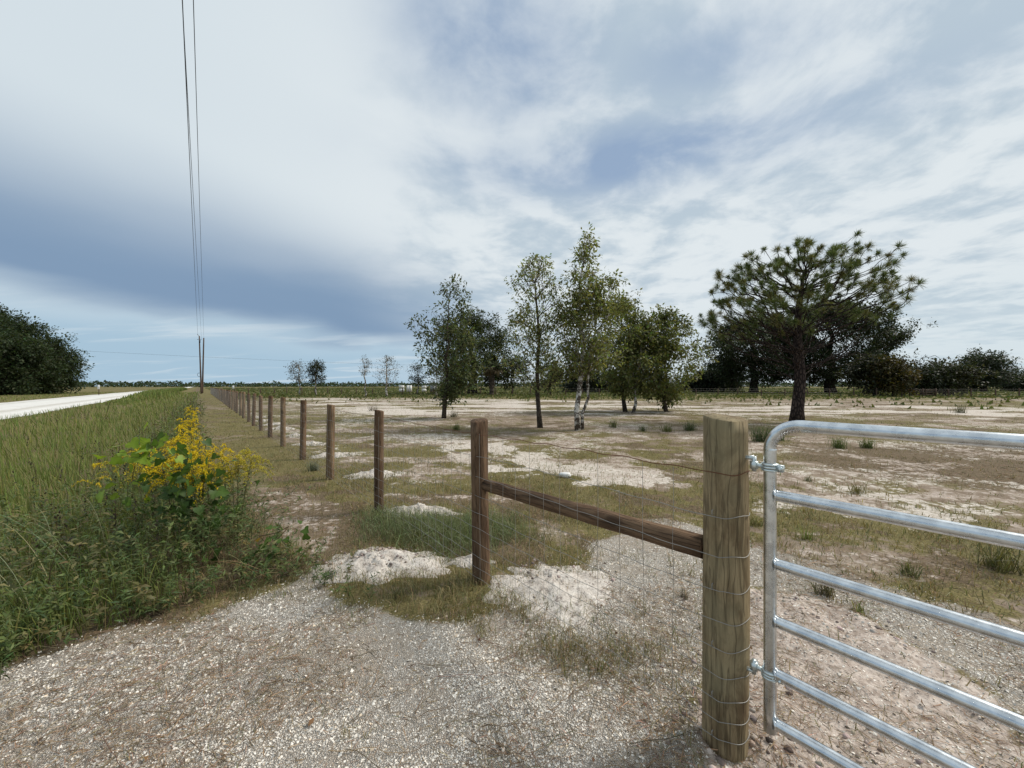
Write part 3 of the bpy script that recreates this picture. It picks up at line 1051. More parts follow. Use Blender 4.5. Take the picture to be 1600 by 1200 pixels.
def leaves(mb, P, D, L, W, col, fold=0.25, droop=0.25):
    """rhombic leaves: base P, direction D"""
    n = len(P)
    D = unit(D)
    up = unit(np.array([0, 0, 1.0]) + 0.5 * rng.normal(size=(n, 3)))
    S = unit(np.cross(D, up)); Nn = np.cross(S, D)
    L = np.broadcast_to(L, (n,))[:, None]; W = np.broadcast_to(W, (n,))[:, None]
    mid = P + D * L * 0.45
    v = np.stack([P, mid + S * W * 0.5 + Nn * W * fold, mid - S * W * 0.5 + Nn * W * fold, P + D * L - Nn * L * droop], 1)
    i = np.arange(n)[:, None] * 4
    T = np.concatenate([i + [0, 2, 1], i + [1, 2, 3]])
    mb.add(v.reshape(-1, 3), T, None, np.repeat(col, 4, 0))


def blades(mb, P, H, W, az, lean, c0, c1, simple=False):
    n = len(P)
    d = np.stack([np.cos(az), np.sin(az), np.zeros(n)], 1)
    s = np.stack([-np.sin(az + rng.normal(size=n) * 1.2), np.cos(az + rng.normal(size=n) * 1.2), np.zeros(n)], 1)
    H = H[:, None]; W = W[:, None]; lean = lean[:, None]
    up = np.array([0, 0, 1.0])
    mid = P + up * H * 0.55 + d * H * lean * 0.30
    tip = P + up * H * np.clip(1.0 - 0.35 * lean ** 2, 0.15, 1) + d * H * lean
    if simple:
        v = np.stack([P - s * W * 0.5, P + s * W * 0.5, tip], 1)
        T = np.arange(n)[:, None] * 3 + [0, 1, 2]
        c = np.stack([c0, c0, c1], 1)
    else:
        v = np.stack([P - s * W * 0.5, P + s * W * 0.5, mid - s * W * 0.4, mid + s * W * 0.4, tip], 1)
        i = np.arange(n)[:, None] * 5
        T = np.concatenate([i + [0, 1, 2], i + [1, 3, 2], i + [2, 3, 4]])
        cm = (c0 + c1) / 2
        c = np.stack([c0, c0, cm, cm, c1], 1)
    mb.add(v.reshape(-1, 3), T, None, c.reshape(-1, 3))


# ------------------------------------------------------------------ trees
def grow(trunk, tips, bal=0.35, sag=0.0, flat=0.25, segs=4, tr=None):
    pos = [np.array(p) for p in trunk]; par = [-1] + list(range(len(trunk) - 1))
    plen = [0.0]
    for i in range(1, len(trunk)): plen.append(plen[-1] + np.linalg.norm(pos[i] - pos[i - 1]))
    plen = [0.25 * p for p in plen]
    chains = [list(range(len(trunk)))]
    axis = np.asarray(trunk)
    tips = np.asarray(tips)
    d0 = np.min(np.linalg.norm(tips[:, None, :] - axis[None], axis=2), axis=1)
    order = np.argsort(d0)
    tipn = []
    for ti in order:
        t = tips[ti]
        A_ = np.array(pos); pl = np.array(plen)
        dv = t - A_
        dist = np.linalg.norm(dv, axis=1)
        pen = np.maximum(0, -dv[:, 2] + flat * np.hypot(dv[:, 0], dv[:, 1]))
        cost = dist + bal * pl + 1.3 * pen
        cost[0] += 50
        if len(trunk) > 3: cost[1] += 5
        k = int(np.argmin(cost))
        a = A_[k]
        L = dist[k]
        if par[k] >= 0: pd = a - pos[par[k]]; pd = pd / (np.linalg.norm(pd) + 1e-9)
        else: pd = np.array([0, 0, 1.0])
        di = dv[k] / (L + 1e-9)
        h1 = a + (0.55 * di + 0.35 * pd + np.array([0, 0, -0.25 * sag])) * L * 0.4
        h2 = t - (0.8 * di + np.array([0, 0, 0.45])) * L * 0.33
        ns = max(2, min(segs, int(L / 0.25) + 1))
        ch = [k]; prev = k
        for q in range(1, ns + 1):
            f = q / ns
            p = (1 - f) ** 3 * a + 3 * (1 - f) ** 2 * f * h1 + 3 * (1 - f) * f * f * h2 + f ** 3 * t
            if q < ns: p = p + rng.normal(size=3) * 0.028 * L
            pos.append(p); par.append(prev); plen.append(plen[prev] + np.linalg.norm(p - pos[prev]))
            prev = len(pos) - 1; ch.append(prev)
        chains.append(ch); tipn.append(prev)
    cnt = np.zeros(len(pos))
    for n in tipn:
        while n >= 0:
            cnt[n] += 1; n = par[n]
    return np.array(pos), np.array(par), chains, np.maximum(cnt, 1), np.array(tipn)


def make_tree(name, base, trunk, tips, r_base, r_tip, bark, leaf_mat, leaf_fn, label, cat='tree', group=None, bal=0.35, sag=0.0, flat=0.25, segs=4, sides=5, trunk_sides=10):
    pos, par, chains, cnt, tipn = grow(trunk, tips, bal, sag, flat, segs)
    e = math.log(max(cnt[0], 2)) / math.log(r_base / r_tip)
    rad = r_tip * cnt ** (1 / e)
    nt_ = len(trunk)
    zt = np.linspace(1, 0.06, nt_) if nt_ > 1 else np.ones(1)
    rad[:nt_] = np.maximum(rad[:nt_], 0) * 0.5 + 0.5 * r_base * zt
    rad[0] *= 1.22
    root = empty(name, base)
    mbt = MB(); mbt.tube(pos[chains[0]] - base, rad[chains[0]], trunk_sides)
    mbt.build('trunk', bark, root, True)
    mbb = MB()
    for ch in chains[1:]:
        rr = rad[ch].copy(); rr[0] = min(rr[0], rr[1] * 1.25)
        mbb.tube(pos[ch] - base, rr, sides if rr[1] > 0.02 else 3, cap=False)
    mbb.build('branches', bark, root, True)
    mbl = MB()
    leaf_fn(mbl, pos - base, par, chains, tipn)
    mbl.build('crown', leaf_mat, root)
    tag(root, label, cat, group)
    return root


def profile(kind, t):
    if kind == 'oval': return np.sqrt(np.clip(1 - (2 * t - 1) ** 2, 0, 1)) * (1.12 - 0.24 * t)
    if kind == 'cone': return np.clip(np.minimum(t / 0.22, 1) ** 0.6, 0, 1) * np.clip(1.04 - t, 0, 1) ** 0.75
    if kind == 'spread': return np.sqrt(np.clip(1 - np.abs(1.55 * t - 0.55) ** 2.4, 0, 1)) * np.where(t < .35, 0.8 + .2 * t / .35, 1)
    if kind == 'vase': return np.clip(0.25 + 0.9 * t, 0, 1) * np.sqrt(np.clip(1 - t ** 4, 0, 1))
    return 1 - t


def envelope_tips(n, base, zb, zt, rx, kind, cx=0.0, clump=0.0, lop=0.3, core=0.35, seed=1):
    r = np.random.default_rng(seed)
    out = []
    ph = r.uniform(0, 6.28, 4)
    cl = []
    if clump > 0:
        for _ in range(max(6, n // 14)):
            t = r.uniform(0.02, 0.98); a = r.uniform(0, 6.28); q = r.uniform(0.55, 1.0)
            cl.append((t, a, q))
    k = 0
    while len(out) < n:
        if cl and r.random() < clump:
            t, a, q = cl[r.integers(len(cl))]
            t = t + r.normal() * 0.055; a = a + r.normal() * 0.28; q = q + r.normal() * 0.12
        else:
            t = r.uniform(0, 1); a = r.uniform(0, 6.28); q = core + (1 - core) * math.sqrt(r.uniform(0, 1))
        if t < 0 or t > 1: continue
        Rr = rx * float(profile(kind, np.array(t))) * (1 + lop * (0.5 * math.sin(2 * a + ph[0] + 3 * t) + 0.5 * math.sin(3 * a + ph[1] - 7 * t)) + 0.12 * math.sin(11 * t + ph[2] + a))
        z = zb + (zt - zb) * t
        out.append([base[0] + cx * t + Rr * q * math.cos(a), base[1] + Rr * q * math.sin(a), base[2] + z])
    return np.array(out)


def leaf_fn_factory(per_tip, size, rc, col, aspect=0.5, var=0.28, along=True, hue=0.12, drop=None):
    def fn(mb, pos, par, chains, tipn):
        P = []; D = []
        for ch in chains[1:]:
            pts = pos[ch]
            n = rng.poisson(per_tip)
            if drop is not None and rng.random() < drop(pts[-1]): continue
            f = rng.uniform(0.35 if along else 0.8, 1.0, n) ** 0.6
            idx = f * (len(pts) - 1); i0 = np.clip(idx.astype(int), 0, len(pts) - 2); fr = (idx - i0)[:, None]
            p = pts[i0] * (1 - fr) + pts[i0 + 1] * fr
            sub = rng.normal(size=(4, 3)) * np.array([1, 1, 0.75]) * rc
            o = sub[rng.integers(0, 4, n)] + rng.normal(size=(n, 3)) * rc * 0.42
            P.append(p + o); D.append(unit(o + 1e-6) + np.array([0, 0, -0.1]) + 0.6 * rng.normal(size=(n, 3)))
        P = np.concatenate(P); D = np.concatenate(D)
        n = len(P)
        L = size * rng.uniform(0.6, 1.35, n)
        leaves(mb, P, D, L, L * aspect, jitter_col(col, n, var, hue), 0.2, 0.15)
    return fn


def tree_at(px, py, Y=None):
    p = G(px, py)
    if Y is not None: p = np.array([(px - 800) / FPX * Y, Y, 0.0])
    p[2] = float(height(p[:1], p[1:2])[0]) - 0.03
    return p


def std_tree(name, px, py, top, bot, halfw, label, kind='oval', n=150, per=40, size=0.09, rc=0.22, col=(0.07, 0.085, 0.03), rb=0.09, bark='bark', Y=None,
             clump=0.5, lop=0.3, lean=0.0, cx=0.0, seed=1, group=None, bal=0.35, flat=0.25, aspect=0.5, core=0.3, drop=None, var=0.28, trunk_top=0.85, sides=5, hue=0.12, segs=4):
    b = tree_at(px, py, Y)
    sc = b[1] / FPX
    H = CAM_H - (top - HOR) * sc - b[2]; zb = CAM_H - (bot - HOR) * sc - b[2]
    rx = halfw * sc
    r = np.random.default_rng(seed + 100)
    k = 9
    tk = []
    for i in range(k):
        f = i / (k - 1)
        tk.append([b[0] + (lean + cx * 0.6) * sc * f + r.normal() * 0.012 * H * (0 < i), b[1] + r.normal() * 0.012 * H * (0 < i), b[2] + f * H * trunk_top])
    tips = envelope_tips(n, b, zb, H, rx, kind, cx * sc, clump, lop, core, seed)
    if lean: tips[:, 0] += lean * sc * (tips[:, 2] - b[2]) / H
    return make_tree(name, b, np.array(tk), tips, rb, max(0.0062, 0.0022 * sc * FPX / 14), M[bark], M['leaf'],
                     leaf_fn_factory(per, size, rc, col, aspect, var, True, hue, drop), label, 'tree', group, bal, 0.0, flat, segs, sides)


OLIVE = (0.085, 0.095, 0.030)
DARK = (0.022, 0.030, 0.012)
# young oaks in the sandy paddock
YK = dict(bal=0.75, flat=0.75, clump=0.72, core=0.15)
std_tree('oak_sapling', 693.5, 654, 436, 628, 43, 'slim young oak with dark leaves growing alone beside the spreading far oak', 'oval', 230, 24, 0.17, 0.19, (0.095, 0.115, 0.050), 0.11, 'bark',
         lop=0.5, cx=16, seed=11, **YK)
std_tree('oak_sapling', 844, 668, 402, 606, 55, 'airy young oak with thin twiggy top beside the pale forked tree', 'oval', 500, 17, 0.125, 0.13, (0.205, 0.225, 0.100), 0.10, 'bark',
         lop=0.35, seed=12, cx=-6, drop=lambda p: 0.60 if p[2] > 5.0 else 0.12, bal=0.75, flat=0.9, clump=0.55, core=0.15)
std_tree('oak_sapling', 903, 672, 364, 585, 58, 'tallest young oak with white blotched trunk in the paddock', 'cone', 440, 14, 0.13, 0.13, (0.205, 0.222, 0.078), 0.105, 'bark_pale',
         lop=0.5, seed=19, cx=14, bal=0.7, flat=0.8, clump=0.5, core=0.15, drop=lambda p: 0.45 if p[2] > 6.0 else 0.08)
std_tree('oak_sapling', 910, 671, 432, 585, 48, 'slender stem with blotched bark leaning close against the tallest young oak', 'oval', 230, 25, 0.13, 0.15, (0.185, 0.200, 0.066), 0.062, 'bark_pale', cx=40,
         lop=0.4, seed=14, **YK)
std_tree('oak_sapling', 977, 643, 470, 614, 52, 'bushy young oak with a straight dark trunk in the close pair', 'oval', 300, 30, 0.20, 0.24, (0.130, 0.148, 0.050), 0.14, 'bark', lop=0.3, seed=15, cx=-10, bal=0.7, flat=0.7, clump=0.5, core=0.1)
std_tree('oak_sapling', 989, 645, 497, 614, 46, 'pale leaning trunk of a bushy oak in the close pair', 'oval', 210, 34, 0.20, 0.26, (0.140, 0.156, 0.055), 0.10, 'bark_pale', lop=0.3, seed=16, lean=14, bal=0.7, flat=0.7, clump=0.5, core=0.1)
std_tree('oak_sapling', 1041, 643.5, 488, 626, 56, 'round dense bushy oak at the edge of the clump, toward the pine', 'oval', 340, 33, 0.20, 0.25, (0.138, 0.155, 0.052), 0.13, 'bark', lop=0.25, seed=17, bal=0.7, flat=0.7, clump=0.5, core=0.1)


# the pine
def build_pine():
    b = tree_at(1245, 661)
    sc = b[1] / FPX

    def P3(px, py, dy=0.0):
        return np.array([(px - 800) * sc * (1), b[1] + dy, CAM_H - (py - HOR) * sc])
    tk = np.array([b, P3(1246, 640), P3(1248, 620), P3(1250, 600), P3(1250, 580), P3(1248, 555), P3(1246, 525), P3(1247, 490), P3(1252, 455), P3(1256, 425)])
    r = np.random.default_rng(5)
    tips = []
    # needle tufts fill an uneven, right-leaning dome, each kept clear of its neighbours
    oc = np.array([1250.0, 530.0])
    OUT = np.array([(1135, 522), (1108, 508), (1096, 474), (1112, 438), (1150, 406), (1200, 390), (1250, 382), (1300, 379), (1342, 384), (1376, 396), (1396, 418), (1400, 444), (1390, 466), (1362, 490)], float) - oc
    oa = np.arctan2(-OUT[:, 1], OUT[:, 0]); oa = np.where(oa < -1.2, oa + 2 * PI, oa); orad = np.hypot(OUT[:, 0], OUT[:, 1])
    oi = np.argsort(oa); oa, orad = oa[oi], orad[oi]
    tries = 0
    while len(tips) < 400 and tries < 60000:
        tries += 1
        a = r.uniform(oa[0], oa[-1]); ph = r.uniform(-1, 1)
        q = r.uniform(0.80, 1.0) if r.random() < 0.66 else r.uniform(0.45, 0.82)
        rr = math.sqrt(1 - ph * ph)
        Ro = np.interp(a, oa, orad) * (1 + 0.05 * math.sin(a * 13 + ph * 5))
        gap = math.sin(a * 6.3 + ph * 3.1) + 0.7 * math.sin(a * 11 - ph * 6 + 1.0)
        if gap < -1.1 and r.random() < 0.6: continue
        ra = Ro * q * (0.35 + 0.65 * rr)
        p = P3(oc[0] + ra * math.cos(a), oc[1] - ra * math.sin(a), ph * q * 100 * sc)
        if tips and np.min(np.linalg.norm(np.array(tips) - p, axis=1)) < 0.20: continue
        tips.append(p)
    n_leafy = len(tips)
    # bare lower twigs
    for _ in range(110):
        x = r.uniform(1165, 1355); y = r.uniform(495, 572) - max(0, x - 1300) * 0.5
        tips.append(P3(x, y, r.uniform(-70, 70) * sc))
    tips = np.array(tips)
    leafset = tips[:n_leafy]

    def needles(mb, pos, par, chains, tipn):
        P = []; D = []; L = []; Cc = []
        for ch in chains[1:]:
            pts = pos[ch] + b
            t = pts[-1]
            if np.min(np.linalg.norm(leafset - t, axis=1)) > 0.01: continue
            ax_ = unit(pts[-1] - pts[-2]) * 0.7 + np.array([0, 0, 0.55]); ax_ = unit(ax_)
            n = 130; ks = rng.uniform(0.65, 1.3)
            d = unit(rng.normal(size=(n, 3)) + ax_ * 0.85)
            o = pts[-1] - np.outer(rng.uniform(0, 0.10, n), unit(pts[-1] - pts[-2]))
            P.append(o - b); D.append(d); L.append(rng.uniform(0.19, 0.33, n) * ks)
            base = np.array([0.125, 0.160, 0.056]) if rng.random() < 0.7 else np.array([0.165, 0.165, 0.058])
            Cc.append(jitter_col(base, n, 0.25, 0.1))
        P = np.concatenate(P); D = np.concatenate(D); L = np.concatenate(L)
        leaves(mb, P, D, L, 0.016, np.concatenate(Cc), 0.0, 0.10)
    make_tree('pine_tree', b, tk, tips, 0.27, 0.013, M['bark_pine'], M['needle'], needles, 'broad flat-topped pine with needle tufts standing in front of dark oaks', 'tree', None, 0.85, 0.5, 0.45, 6, 6, 14)


build_pine()

# far trees behind the paddock
FARG = None
std_tree('live_oak', 738, 615.5, 497, 596, 68, 'broad dark live oak with a stout black trunk near the cabbage palm', 'spread', 300, 75, 0.48, 0.95, (0.044, 0.058, 0.022), 0.95, 'bark_dark', Y=80, clump=0.3, lop=0.2, seed=21, core=0.15)
std_tree('field_oak', 860, 617, 570, 604, 19, 'little rounded tree behind the airy young oak', 'oval', 80, 40, 0.42, 0.5, (0.06, 0.072, 0.026), 0.16, 'bark', Y=68, seed=22)
std_tree('field_oak', 800, 613, 560, 603, 32, 'small loose tree beyond the cabbage palm', 'oval', 90, 40, 0.5, 0.8, (0.055, 0.068, 0.026), 0.2, 'bark', Y=86, seed=23)
std_tree('bare_tree', 469, 616, 563, 596, 16, 'grey half-bare small tree at the far end of the sand, leaning on a leafy one', 'oval', 150, 6, 0.22, 0.3, (0.075, 0.072, 0.055), 0.13, 'bark_pale', Y=66, seed=24, sides=4, cx=-3)
std_tree('bare_tree', 494, 616, 565, 597, 12, 'small dark leafy tree touching the grey half-bare one', 'oval', 110, 22, 0.26, 0.35, (0.035, 0.042, 0.022), 0.13, 'bark_pale', Y=66, seed=25)
std_tree('bare_tree', 570.5, 620, 558, 588, 9, 'thin pale bare sapling before the green pasture', 'oval', 120, 4, 0.16, 0.2, (0.10, 0.10, 0.085), 0.12, 'bark_pale', Y=58, seed=26, sides=4)
std_tree('bare_tree', 604, 619, 556, 600, 21, 'wide pale bare small tree near the white boxes', 'oval', 190, 5, 0.18, 0.25, (0.09, 0.09, 0.075), 0.17, 'bark_pale', Y=58, seed=27, sides=4, lop=0.2)
std_tree('field_oak', 653, 615, 570, 598, 13, 'small grey-green tree standing behind the white boxes', 'oval', 110, 14, 0.26, 0.35, (0.065, 0.075, 0.045), 0.14, 'bark_pale', Y=80, seed=28)
std_tree('field_oak', 682, 619, 575, 603, 15, 'small thin tree half hidden by the slim dark young oak', 'oval', 90, 12, 0.24, 0.35, (0.07, 0.078, 0.05), 0.12, 'bark_pale', Y=62, seed=29)
std_tree('live_oak', 1178, 613.5, 498, 596, 76, 'dark spreading live oak behind the pine on the clump side', 'spread', 380, 100, 0.55, 1.0, (0.036, 0.050, 0.024), 0.9, 'bark_dark', Y=95, clump=0.6, lop=0.25, seed=31, core=0.1)
std_tree('live_oak', 1298, 613.5, 478, 594, 80, 'largest dark live oak rising behind the pine crown', 'spread', 480, 105, 0.55, 1.0, (0.036, 0.049, 0.024), 1.1, 'bark_dark', Y=93, clump=0.6, lop=0.15, seed=32, core=0.1)
std_tree('field_oak', 1366, 620, 562, 608, 28, 'dark low tree at the foot of the largest live oak', 'oval', 110, 45, 0.5, 0.75, (0.030, 0.034, 0.016), 0.2, 'bark_dark', Y=64, seed=33)
std_tree('field_oak', 1395, 620.5, 568, 609, 26, 'rust-tinged small tree by the back fence', 'oval', 110, 42, 0.46, 0.7, (0.062, 0.052, 0.016), 0.18, 'bark_dark', Y=62, seed=34)
std_tree('field_oak', 1440, 618, 553, 603, 30, 'two-toned tree with bare twigs poking from its top', 'oval', 190, 30, 0.45, 0.7, (0.032, 0.042, 0.020), 0.25, 'bark', Y=68, seed=35, drop=lambda p: 0.95 if p[2] > 5.6 else 0.0)
std_tree('field_oak', 1476, 618, 572, 606, 30, 'olive bushy tree between the twiggy tree and the dark wood', 'oval', 120, 44, 0.5, 0.75, (0.040, 0.046, 0.022), 0.2, 'bark_dark', Y=68, seed=36)
std_tree('live_oak', 1537, 613, 554, 597, 37, 'flat-topped black live oak above the dark wood', 'spread', 170, 70, 0.55, 1.1, (0.032, 0.045, 0.024), 0.7, 'bark_dark', Y=110, seed=37, core=0.2, clump=0.5, lop=0.35)
for k, (px, top, hw, lab) in enumerate([(1130, 572, 34, 'dark low oak filling the gap beside the clump-side live oak'), (1500, 583, 30, 'dark rounded oak under the flat-topped black oak'),
                                        (1588, 592, 18, 'dark low oak at the edge of the dark wood'), (1415, 586, 26, 'dark oak behind the rust-tinged tree')]):
    std_tree('live_oak', px, 613, top, 604, hw, lab, 'spread', 130, 65, 0.55, 1.2, (0.036, 0.050, 0.026), 0.5, 'bark_dark', Y=112 + 3 * k, seed=40 + k, core=0.1, group=None)
for k, (px, top, hw, Y, lab) in enumerate([(908, 582, 30, 98, 'dark bush behind the pale forked trunks'), (960, 585, 40, 104, 'dark bush behind the bushy pair of oaks'), (1095, 590, 18, 100, 'low dark palmetto bush beside the live oaks')]):
    std_tree('field_bush', px, 613, top, 611, hw, lab, 'spread', 80, 55, 0.75, 1.1, (0.018, 0.024, 0.013), 0.3, 'bark_dark', Y=Y, seed=50 + k, core=0.1, trunk_top=0.6)
# the wood edge across the road
for k, (px, top, hw, Y, lab) in enumerate([(-22, 480, 52, 78, 'tallest dark tree at the end of the wood across the road'), (36, 503, 46, 76, 'dark middle tree of the wood across the road'), (74, 536, 30, 80, 'lower dark tree stepping down to the road sign'),
                                           (-70, 470, 80, 82, 'dark tree deep in the wood across the road'), (8, 522, 44, 70, 'dark tree in front of the wood, nearest the road')]):
    std_tree('wood_oak', px, 617, top, 622, hw, lab, 'oval', 330, 60, 0.45, 0.85, (0.042, 0.060, 0.026), 0.5, 'bark_dark', Y=Y, seed=60 + k, core=0.1, clump=0.7, lop=0.35, trunk_top=0.8)


# cabbage palm
def build_palm():
    b = tree_at(768, 618, 70)
    root = empty('cabbage_palm', b)
    tag(root, 'shaggy cabbage palm with a thick booted trunk beside the broad live oak', 'palm')
    mb = MB()
    zs = np.linspace(0, 5.2, 26)
    mb.tube(np.stack([0.06 * np.sin(zs), 0 * zs, zs], 1), 0.42 + 0.10 * np.sin(zs * 9) + 0.12 * (zs > 3) * (1 + np.sin(zs * 13)), 12)
    for z in np.arange(1.5, 5.2, 0.16):
        for q in range(5):
            a = rng.uniform(0, 6.28)
            d = np.array([math.cos(a), math.sin(a), 0])
            mb.tube([d * 0.38 + [0, 0, z], d * 0.62 + [0, 0, z + 0.30]], [0.09, 0.03], 4)
    mb.build('trunk', M['bark'], root)
    mb = MB()
    for k in range(46):
        a = rng.uniform(0, 6.28); e = rng.uniform(-0.9, 1.35)
        d = np.array([math.cos(a) * math.cos(e), math.sin(a) * math.cos(e), math.sin(e)])
        L = rng.uniform(1.1, 1.6)
        c = np.array([0, 0, 5.4])
        q = c + d * L
        mb.tube([c, c + d * L * 0.6 + [0, 0, 0.08], q], 0.03, 3, col=(0.05, 0.06, 0.025))
        s = unit(np.cross(d, [0, 0, 1.0]) + 1e-6); n = np.cross(s, d)
        m_ = 22
        th = np.linspace(-1.9, 1.9, m_)
        D = np.cos(th)[:, None] * d + np.sin(th)[:, None] * s + np.array([0, 0, -0.25])
        leaves(mb, np.tile(q, (m_, 1)), D, 1.15 * (1 - 0.12 * np.abs(th)), 0.13, jitter_col((0.035, 0.045, 0.018) if e > -0.3 else (0.10, 0.075, 0.04), m_, 0.2), 0.0, 0.3)
    mb.build('crown', M['leaf'], root)


build_palm()


# far treeline round the horizon
def build_treeline():
    mb = MB()
    n = 26000
    a = R(1) * rng.uniform(-64, 64, n)
    dist = rng.uniform(700, 1000, n)
    px = np.tan(a) * FPX
    hh = 5.0 + 3.4 * fbm(a * 60, a * 0 + 2.0, 1.0, 5, 81, 0.65) ** 1.5 * 2.0
    z = rng.uniform(0, 1, n) ** 0.7 * hh - 0.6
    P = np.stack([np.sin(a) * dist, np.cos(a) * dist, z - 0.2], 1)
    D = rng.normal(size=(n, 3))
    L = rng.uniform(2.0, 4.2, n)
    leaves(mb, P, D, L, L * 0.8, jitter_col((0.040, 0.062, 0.030), n, 0.3), 0.2, 0.1)
    o = mb.build('treeline', M['leaf'])
    tag(o, 'thin dark green line of distant trees along the horizon', 'treeline', kind='stuff')


build_treeline()

# ------------------------------------------------------------------ back fence round the paddock
corner = XY(0.0, WS[-1])
bf_pts = [corner]
end = np.array(tree_at(1600, 622.5)[:2]) * 1.0
end = np.array([(1660 - 800) / FPX * 57.0, 57.0])
vec = end - corner; LB = np.linalg.norm(vec); vec /= LB
back = empty('back_fence', (corner[0], corner[1], 0))
tag(back, 'distant wire fence with thin dark posts crossing the pasture behind the trees', 'fence')
bme = post_mesh('post', 0.085, 1.32, 0.3, 7, 8, 4); bme.materials.append(M['pole'])
d = 2.6
while d < LB:
    p = corner + vec * d
    o = bpy.data.objects.new('post', bme); C.objects.link(o); o.parent = back
    o.location = (p[0] - corner[0], p[1] - corner[1], float(height(p[:1], p[1:])[0]))
    o.scale = (1, 1, random.uniform(0.85, 1.08))
    d += 3.3 + random.uniform(-0.4, 0.4)
for z in (0.3, 0.6, 0.9, 1.2):
    mb = MB(); q = vec * LB
    mb.tube([np.array([0, 0, z]), np.array([q[0] / 2, q[1] / 2, z]), np.array([q[0], q[1], z])], 0.006, 4)
    mb.build('line_wire', M['wire'], back)


# board gate in the back fence, right
def board_gate():
    p0 = corner + vec * (LB - 19.5)
    g = empty('board_gate', (p0[0], p0[1], 0))
    tag(g, 'small dark board gate in the far back fence under the black oak', 'gate')
    for z in (0.35, 0.7, 1.05):
        mb = MB(); q = vec * 3.6
        a = math.atan2(vec[1], vec[0])
        mb.box((q[0] / 2, q[1] / 2, z), (3.6, 0.04, 0.13), Matrix.Rotation(a, 3, 'Z'))
        mb.build('board', M['pole'], g)
    for t in (0.05, 1.8, 3.55):
        mb = MB(); mb.box((vec[0] * t + vec[1] * 0.06, vec[1] * t - vec[0] * 0.06, 0.66), (0.12, 0.08, 1.35), Matrix.Rotation(math.atan2(vec[1], vec[0]), 3, 'Z'))
        mb.build('upright', M['pole'], g)


board_gate()


# ------------------------------------------------------------------ utility poles and wires
def pole(px, top, Y, label, fittings=True, tr=0.14, H=None, lean=0.0):
    b = np.array([(px - 800) / FPX * Y, Y, 0.0])
    b[2] = float(height(b[:1], b[1:2])[0])
    if H is None: H = CAM_H - (top - HOR) / FPX * Y - b[2]
    root = empty('utility_pole', b)
    tag(root, label, 'utility pole', 'wooden utility poles')
    mb = MB(); zs = np.linspace(-0.6, H, 8)
    mb.tube(np.stack([lean * zs / H, 0 * zs, zs], 1), np.linspace(tr * 1.35, tr * 0.9, 8), 12)
    mb.build('shaft', M['pole'], root, True)
    if fittings:
        m2 = MB()
        m2.tube([np.array([0, 0, H - 0.05]), np.array([-0.35, 0, H + 0.28])], 0.05, 6)
        m2.tube([np.array([-0.35, 0, H + 0.20]), np.array([-0.35, 0, H + 0.46])], [0.07, 0.05], 8)
        o_ = m2.build('top_insulator', M['grey'], root); o_.location.x = lean
        m3 = MB()
        m3.tube([np.array([0, 0, H - 1.0]), np.array([0.5, 0, H - 0.75])], 0.045, 6)
        m3.tube([np.array([0, 0, H - 0.7]), np.array([-0.4, -0.1, H - 0.8])], 0.04, 6)
        m3.tube([np.array([0.18, -0.1, H - 1.5]), np.array([0.18, -0.1, H - 0.95])], 0.13, 8)
        o_ = m3.build('fuse_bracket', M['cable'], root); o_.location.x = lean
        m4 = MB(); an = np.linspace(0, 2 * PI, 24)
        m4.tube([np.array([-0.38 + 0.33 * math.cos(q), -0.18, 4.2 + 0.42 * math.sin(q)]) for q in an], 0.035, 6)
        m4.build('cable_coil', M['cable'], root)
    return b, H


PL = -3.2 * 86 / FPX
PB, PH = pole(314.6, 525, 86, 'wooden utility pole with top insulator and coiled cable by the fence line', True, 0.125, None, PL)
PR = 2.2 * 90 / FPX
PB2, PH2 = pole(316.2, 528, 90, 'bare-topped wooden utility pole close beside the insulator pole', False, 0.135, None, PR)


def cable(p, q, sag, r, label, n=40):
    p, q = np.asarray(p, float), np.asarray(q, float)
    t = np.linspace(0, 1, n)
    P = p[None] * (1 - t)[:, None] + q[None] * t[:, None]
    P[:, 2] -= 4 * sag * t * (1 - t)
    mb = MB(); mb.tube(P - p, r, 5)
    o = mb.build('overhead_cable', M['cable'], None, True)
    o.location = p
    return tag(o, label, 'cable', 'overhead cables')


def through(p, px, Y, ext):
    """far end of a span that starts at p and passes over the pixel column px at depth Y"""
    x = (px - 800) / FPX * Y
    d = np.array([x - p[0], Y - p[1]])
    return p[:2] + d * ext


pA = PB + [PL - 0.35, 0, PH + 0.44]
pB = PB + [PL + 0.5, 0, PH - 0.75]
pC = PB2 + [PR, 0, PH2]
qy = 11.5
eA = through(pA, 286, qy, 1.32); eB = through(pB, 287.5, qy, 1.32); eC = through(pC, 303.0, qy, 1.32)
bpole = (eA + eC) / 2
zb_ = float(height(bpole[:1], bpole[1:])[0])
root = empty('utility_pole', (bpole[0], bpole[1], zb_))
tag(root, 'wooden utility pole beside the drive entrance carrying the near end of the cables', 'utility pole', 'wooden utility poles')
mb = MB(); zs = np.linspace(-0.6, 13.4, 8); mb.tube(np.stack([0 * zs, 0 * zs, zs], 1), np.linspace(0.2, 0.13, 8), 12); mb.build('shaft', M['pole'], root, True)
mb = MB(); sp = np.array([*(eC - eA), 0]); mb.tube([-sp * 0.55 + [0, 0, 12.9], sp * 0.55 + [0, 0, 12.9]], 0.06, 6); mb.build('cross_arm', M['pole'], root)
cable(pA, [*eA, 12.95], 0.35, 0.0135, 'thickest overhead cable running to the pole-top insulator')
cable(pB, [*eB, 12.75], 0.45, 0.010, 'thin overhead cable just under the thickest one')
cable(pC, [*eC, 12.95], 0.35, 0.011, 'overhead cable running to the bare-topped pole')
